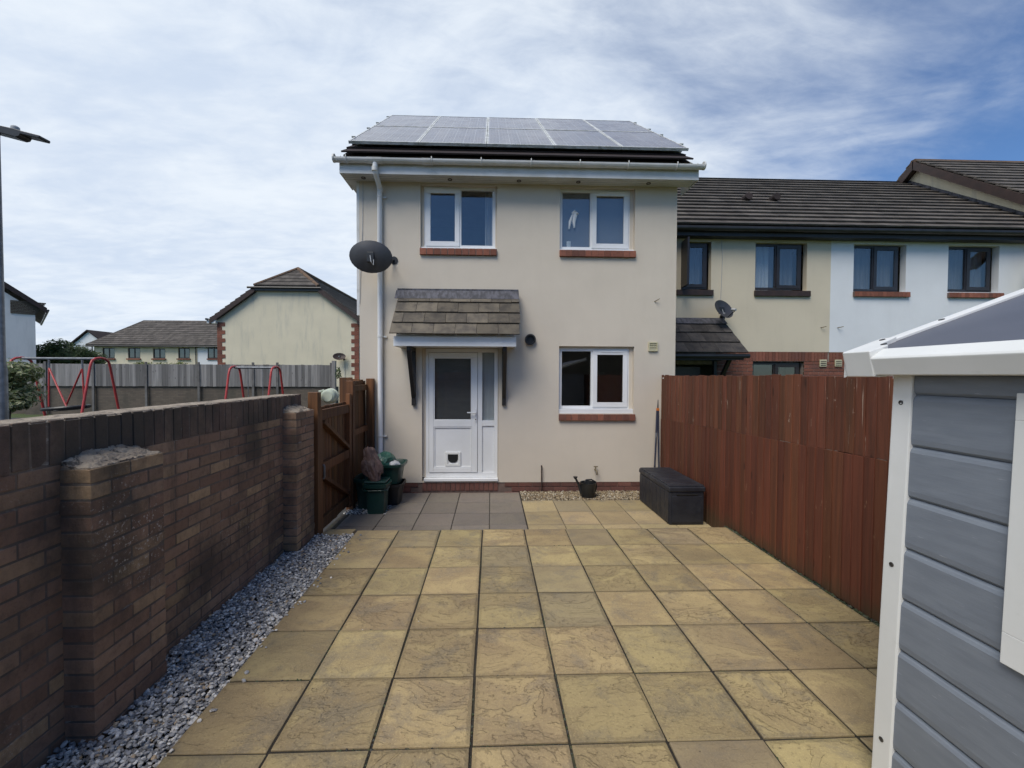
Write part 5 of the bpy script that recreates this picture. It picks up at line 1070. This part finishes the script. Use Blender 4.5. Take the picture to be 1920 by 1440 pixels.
lob = [(Vector((-27.0, 28, 2.3)), (1.75, 1.5, 1.5))] + [(Vector((-26.95 + rnd(-1.35, 1.35), 28 + rnd(-1, .6), 2.3 + rnd(-.9, 1.15))), (.75, .7, .55)) for i in range(14)]
branchy(tr, (-27.2, 28, -.2), [(-27.2, 28, 2.4), (-28.1, 27.8, 2.6), (-26.4, 28.1, 2.7)], .16)
leaves('crown', MT['leafd'], 17000, crown(lob), .085, tr)
tr2 = thing('garden_shrub', 'yellow green shrub top showing over the playground fence', 'shrub', (-19.0, 24, -.2))
lob2 = [(Vector((-19.2 + i * .42, 24, 1.95 + rnd(-.08, .1))), (.38, .35, .38)) for i in range(6)]
branchy(tr2, (-18.6, 24, -.2), [(-18.6, 24, 1.9)], .06); leaves('crown', MT['leafy'], 2600, crown(lob2), .06, tr2)
sh = thing('variegated_shrub', 'pale variegated leafy shrub around the street lamp foot at left edge', 'shrub', (-7.75, 7.0, -.2))
lob3 = [(Vector((-7.8, 7.0, 1.55)), (.50, .45, .42)), (Vector((-7.45, 6.95, 1.72)), (.26, .3, .16)), (Vector((-7.55, 7.0, 1.35)), (.32, .3, .22)), (Vector((-8.2, 7.0, 1.5)), (.5, .5, .6)), (Vector((-7.42, 6.9, 1.22)), (.14, .14, .08))]
branchy(sh, (-7.85, 7.0, -.2), [(-7.8, 7.0, 1.6), (-7.5, 6.95, 1.6), (-8.1, 7.0, 1.7)], .03)
leaves('crown', MT['leafv'], 3600, crown(lob3), .042, sh)
wp = thing('climbing_weed', 'small green weed growing at the end of the playground fence', 'weed', (-7.1, FY - .1, 1.2)); leaves('foliage', MT['leafd'], 120, crown([(Vector((-7.05, FY - .1, 1.75)), (.14, .1, .30))]), .05, wp)

# ================================================================== LEFT: HOUSES
# cream house with half hipped gable
cg = thing('half_hipped_house', 'pale yellow house with blank half hipped gable and red brick quoins', 'house', (-11.45, 24.5, -.2))
cx_, cw = -11.45, 3.93; ez_, ct = 4.93, .735; hz = 6.52; yb_ = 37
rz = ez_ + ct * cw; hx = cw - (hz - ez_) / ct
MB().quad((cx_ - cw, 24.5, -.2), (cx_ + cw, 24.5, -.2), (cx_ + cw, 24.5, ez_), (cx_ + hx, 24.5, hz), (cx_ - hx, 24.5, hz), (cx_ - cw, 24.5, ez_)).box(cx_ - cw, cx_ + cw, 24.52, yb_, -.2, 4.8).build('wall', MT['cream3'], cg, recalc=False)
ov = .30; a = math.atan(ct); ye = 24.28; hy = ye + 1.45
for s_ in (-1, 1):
    nc = 15; m = None; base = None
    E0 = Vector((cx_ + s_ * (cw + ov), 0, ez_ - ct * ov + .06)); T0 = Vector((cx_, 0, rz + .06))
    def sp_(q, y, dz=0): p = E0.lerp(T0, q); return Vector((p.x, y, p.z + dz))
    qh = 1 - hx / (cw + ov)
    base = MB().quad(sp_(0, ye, -.05), sp_(qh, ye, -.05), sp_(1, hy, -.05), sp_(1, yb_, -.05), sp_(0, yb_, -.05)).build('roof', MT['tile'], cg, recalc=False)
    for r in range(nc):
        q0, q1 = r / nc, min((r + 1.15) / nc, 1); f0 = lambda q: ye + max(0, (q - qh) / (1 - qh)) * (hy - ye)
        MB().hexa([sp_(q0, f0(q0), .02), sp_(q0, yb_, .02), sp_(q1, yb_, -.03), sp_(q1, f0(q1), -.03), sp_(q0, f0(q0), .06), sp_(q0, yb_, .06), sp_(q1, yb_, 0), sp_(q1, f0(q1), 0)]).build('tile_course', MT['tile'], base)
    MB().hexa([sp_(0, ye - .03, -.30), sp_(0, ye, -.30), sp_(qh, ye, -.30), sp_(qh, ye - .03, -.30), sp_(0, ye - .03, -.02), sp_(0, ye, -.02), sp_(qh, ye, -.02), sp_(qh, ye - .03, -.02)]).build('bargeboard', MT['brown'], cg)
    MB().hexa([sp_(0, ye, -.28), sp_(0, 24.5, -.28), sp_(qh, 24.5, -.28), sp_(qh, ye, -.28), sp_(0, ye, -.25), sp_(0, 24.5, -.25), sp_(qh, 24.5, -.25), sp_(qh, ye, -.25)]).build('verge_soffit', MT['brown'], cg)
    MB().box(min(cx_ + s_ * (cw - .02), cx_ + s_ * (cw + .45)), max(cx_ + s_ * (cw - .02), cx_ + s_ * (cw + .45)), ye, 24.6, ez_ - .42, ez_ - .20).build('eaves_box', MT['brown'] if s_ > 0 else MT['gutter'], cg)
    MB().tube([(cx_ + s_ * (cw + .42), ye - .1, ez_ - .20), (cx_ + s_ * (cw + .42), yb_, ez_ - .20)], .06, 8).build('gutter', MT['blackp'], cg)
    # hip ridge tiles
    p0, p1 = sp_(qh, ye, .05), sp_(1, hy, .05)
    MB().tube([p0, p1], .11, 8).build('hip_tile', MT['ridge'], cg)
    k = 0; z = .1
    while z < ez_ - .5:
        wq = .42 if k % 2 else .24
        xa, xb = sorted((cx_ + s_ * (cw + .012), cx_ + s_ * (cw - wq)))
        MB().box(xa, xb, 24.478, 24.52, z, z + .215).build('quoin', MT['rbrick'], cg); z += .225; k += 1
MB().tube([(cx_, hy, rz + .12), (cx_, yb_, rz + .12)], .11, 8).build('ridge_tile', MT['ridge'], cg)
hl, hr = Vector((cx_ - hx, ye, hz + .10)), Vector((cx_ + hx, ye, hz + .10)); ap = Vector((cx_, hy, rz + .06))
hp = MB().quad(hl, hr, ap).build('hip_roof', MT['tile'], cg, recalc=False)
for r in range(5):
    q0, q1 = r / 5, min((r + 1.15) / 5, .99); A, B, C_, D = hl.lerp(ap, q0), hr.lerp(ap, q0), hr.lerp(ap, q1), hl.lerp(ap, q1); u = Vector((0, -.3, 1))
    MB().hexa([A + u * .03, B + u * .03, C_, D, A + u * .075, B + u * .075, C_ + u * .03, D + u * .03]).build('tile_course', MT['tile'], hp)
MB().tube([(cx_ - hx - .35, ye - .06, hz - .0), (cx_ + hx + .15, ye - .06, hz - .0)], .06, 8).box(cx_ - hx, cx_ + hx, ye - .02, 24.5, hz - .16, hz - .02).build('gutter', MT['blackp'], cg)
MB().tube([(cx_ + cw + .08, 24.6, ez_ - .4), (cx_ + cw + .08, 24.6, 0)], .04, 8).build('downpipe', MT['blackp'], cg)
dish('small brown satellite dish low on the blank yellow gable', (-8.5, 24.15, 2.70), .34, .22, (.25, -.85, .45), (-8.35, 24.49, 2.55), MT['brown'])
MB().tube([(-8.30, 24.47, 2.5), (-8.30, 24.47, .3)], .012, 6).build('cable', MT['grey_p'], cg)
# far hipped terrace
rw_ = thing('hipped_terrace', 'distant cream terrace with grey hipped roof and four dark windows', 'house', (-34, 44, -.2))
ry0, ry1 = 44, 52; x0, x1 = -39.75, -20
FW = [(-38.94, -37.75, 3.19, 4.25), (-36.45, -35.26, 3.2, 4.26), (-34.0, -32.8, 3.21, 4.20), (-31.53, -30.39, 3.22, 4.27), (-28.55, -27.3, 3.23, 4.28)]
MB().wall(x0, -29.6, -.2, 4.55, FW[:4], ry0, .15).box(x0, x1, ry0 + .4, ry1, -.2, 4.4).build('wall', MT['cream3'], rw_, recalc=False)
MB().box(-29.6, x1, ry0 - .05, ry0 + .3, -.2, 4.55).build('end_wall', MT['white_r'], rw_)
for i, q in enumerate(FW):
    f_ = MB(); yy = ry0 + .10 if i < 4 else ry0 - .09; xm = (q[0] + q[1]) / 2
    for b in ((q[0], q[1], q[2], q[2] + .09), (q[0], q[1], q[3] - .09, q[3]), (q[0], q[0] + .09, q[2] + .09, q[3] - .09), (q[1] - .09, q[1], q[2] + .09, q[3] - .09), (xm - .05, xm + .05, q[2] + .09, q[3] - .09)): f_.box(b[0], b[1], yy - .03, yy + .03, b[2], b[3])
    fo = f_.build('window', MT['dkframe'], rw_)
    for (p, q_) in ((q[0] + .09, xm - .05), (xm + .05, q[1] - .09)): MB().box(p, q_, yy, yy + .02, q[2] + .09, q[3] - .09).build('pane', MT['farglass'], fo)
    MB().box(q[0] - .08, q[1] + .08, ry0 - .16, ry0 - .06 if i > 3 else ry0 + .06, q[2] - .14, q[2] - .01).build('sill', MT['rbrick'], rw_)
    if i in (0, 2): MB().box(q[0] + .1, q[1] - .1, yy + .021, yy + .03, q[2] + .1, q[2] + .7).build('blind', MT['curtain'], fo)
rA = Vector((-40.15, 43.6, 4.50)); rB = Vector((-19, 43.6, 4.50)); rC = Vector((-30.2, 48, 7.42)); rD = Vector((-38.0, 48, 7.42)); rE = Vector((-40.15, 52.4, 4.5))
rB = Vector((-26.2, 43.6, 4.5))
hrf = MB().quad(rA, rB, rC, rD).quad(rE, rA, rD).quad(rB, Vector((-26.2, 52.4, 4.5)), rC).quad(rE, rD, rC, Vector((-26.2, 52.4, 4.5))).build('roof', MT['tile'], rw_, recalc=False)
nn_ = 13
for r in range(nn_):
    q0, q1 = r / nn_, min((r + 1.15) / nn_, 1); u = Vector((0, -.4, 1)); A, B, C_, D = rA.lerp(rD, q0), rB.lerp(rC, q0), rB.lerp(rC, q1), rA.lerp(rD, q1)
    MB().hexa([A + u * .02, B + u * .02, C_, D, A + u * .075, B + u * .075, C_ + u * .03, D + u * .03]).build('tile_course', MT['tile'], hrf)
MB().tube([rA, rD, rC, rB], .10, 8).build('hip_tile', MT['tile'], hrf)
MB().tube([rA + Vector((0, -.05, -.1)), rB + Vector((0, -.05, -.1))], .08, 8).build('gutter', MT['blackp'], rw_)
for x in (-39.8, -29.7): MB().tube([(x, 43.85, 4.4), (x, 43.9, 0)], .05, 8).build('downpipe', MT['blackp'], rw_)
# white gable at the far left
wg = thing('grey_gable_house', 'pale grey rendered house gable with brick eaves corbel at left edge', 'house', (-23.72, 23, -.2))
gx0, gx1, gzE, gt2 = -31.3, -23.72, 4.95, .80; gm = (gx0 + gx1) / 2; gp = gzE + gt2 * (gx1 - gm)
MB().quad((gx0, 23, -.2), (gx1, 23, -.2), (gx1, 23, gzE), (gm, 23, gp), (gx0, 23, gzE)).box(gx0, gx1, 23.02, 33, -.2, 4.8).build('wall', MT['grey_r'], wg, recalc=False)
for k in range(9): MB().box(-24.56, gx1 + .03 + k * .045, 22.97, 23.05, 4.72 + k * .075, 4.785 + k * .075).build('corbel_brick', MT['oldbrick'], wg)
for s_ in (-1, 1):
    e = gm + s_ * (gx1 - gm + .42); ze = gzE - gt2 * .42 + .42; zt = gp + .42; 
    rf = MB().hexa([(e, 22.8, ze), (gm, 22.8, zt), (gm, 33, zt), (e, 33, ze), (e, 22.8, ze + .08), (gm, 22.8, zt + .08), (gm, 33, zt + .08), (e, 33, ze + .08)]).build('roof', MT['tile'], wg)
    MB().hexa([(e, 22.77, ze - .2), (gm, 22.77, zt - .2), (gm, 22.8, zt - .2), (e, 22.8, ze - .2), (e, 22.77, ze + .07), (gm, 22.77, zt + .07), (gm, 22.8, zt + .07), (e, 22.8, ze + .07)]).build('bargeboard', MT['brown'], wg)
    MB().quad((e, 22.8, ze - .12), (gm, 22.8, zt - .12), (gm, 23, zt - .12), (e, 23, ze - .12)).build('verge_soffit', MT['brown'], wg)
MB().tube([(gx1 + .46, 22.78, gzE + .04), (gx1 + .46, 33, gzE + .04)], .05, 8).build('gutter', MT['blackp'], wg)
wg.rotation_euler = (0, 0, R(47))
# small white gable far behind
fg = thing('far_white_house', 'tiny far white gable with brown roof behind the round tree', 'house', (-54, 60, -.2))
MB().quad((-57, 60, -.2), (-52.6, 60, -.2), (-52.6, 60, 5.6), (-54.9, 60, 7.35), (-57, 60, 5.6)).box(-57, -52.6, 60.02, 70, -.2, 5.5).build('wall', MT['white_r'], fg, recalc=False)
for (xe, ze) in ((-52.2, 5.4), (-57.4, 5.4)): MB().hexa([(xe, 59.7, ze), (-54.9, 59.7, 7.45), (-54.9, 70, 7.45), (xe, 70, ze), (xe, 59.7, ze + .15), (-54.9, 59.7, 7.6), (-54.9, 70, 7.6), (xe, 70, ze + .15)]).build('roof', MT['htile'], fg)
MB().prism([(59.9, 5.5), (64, 8.0), (68, 5.5)], 'x', -54, -44).build('wing_roof', MT['htile'], fg); MB().box(-52.5, -44, 60.2, 67.7, -.2, 5.5).build('wing_wall', MT['white_r'], fg)

# ================================================================== BEHIND THE CAMERA (unseen fence and house, added so the panes mirror something dark)
bf = thing('added_rear_fence', 'added brown closeboard fence behind the viewer, mirrored dark in the panes', 'fence', (.3, -2.6, -.1))
x = -2.2
while x < 2.7: MB().box(x, x + .118, -2.62 + rnd(-.004, .004), -2.60, -.1, 1.80 + rnd(-.01, .01)).build('board', MT['gate'], bf); x += .12
for z in (.2, 1.4): MB().box(-2.2, 2.72, -2.599, -2.56, z, z + .08).build('rail', MT['gate'], bf)
bh = thing('added_rear_house', 'added brick house with dark tiled roof behind the viewer, mirrored dark in the panes', 'house', (1, -18, -.2))
MB().box(-9, 11, -24, -17, -.2, 4.8).build('wall', MT['oldbrick'], bh)
MB().prism([(-24.4, 4.7), (-16.6, 4.7), (-20.5, 7.6)], 'x', -9.3, 11.3).build('roof', MT['htile'], bh)
for x in (-7, -3.5, 0, 3.5, 7):
    for z in (.9, 3.3): MB().box(x, x + 1.2, -17.0, -16.97, z, z + 1.1).build('window', MT['farglass'], bh)
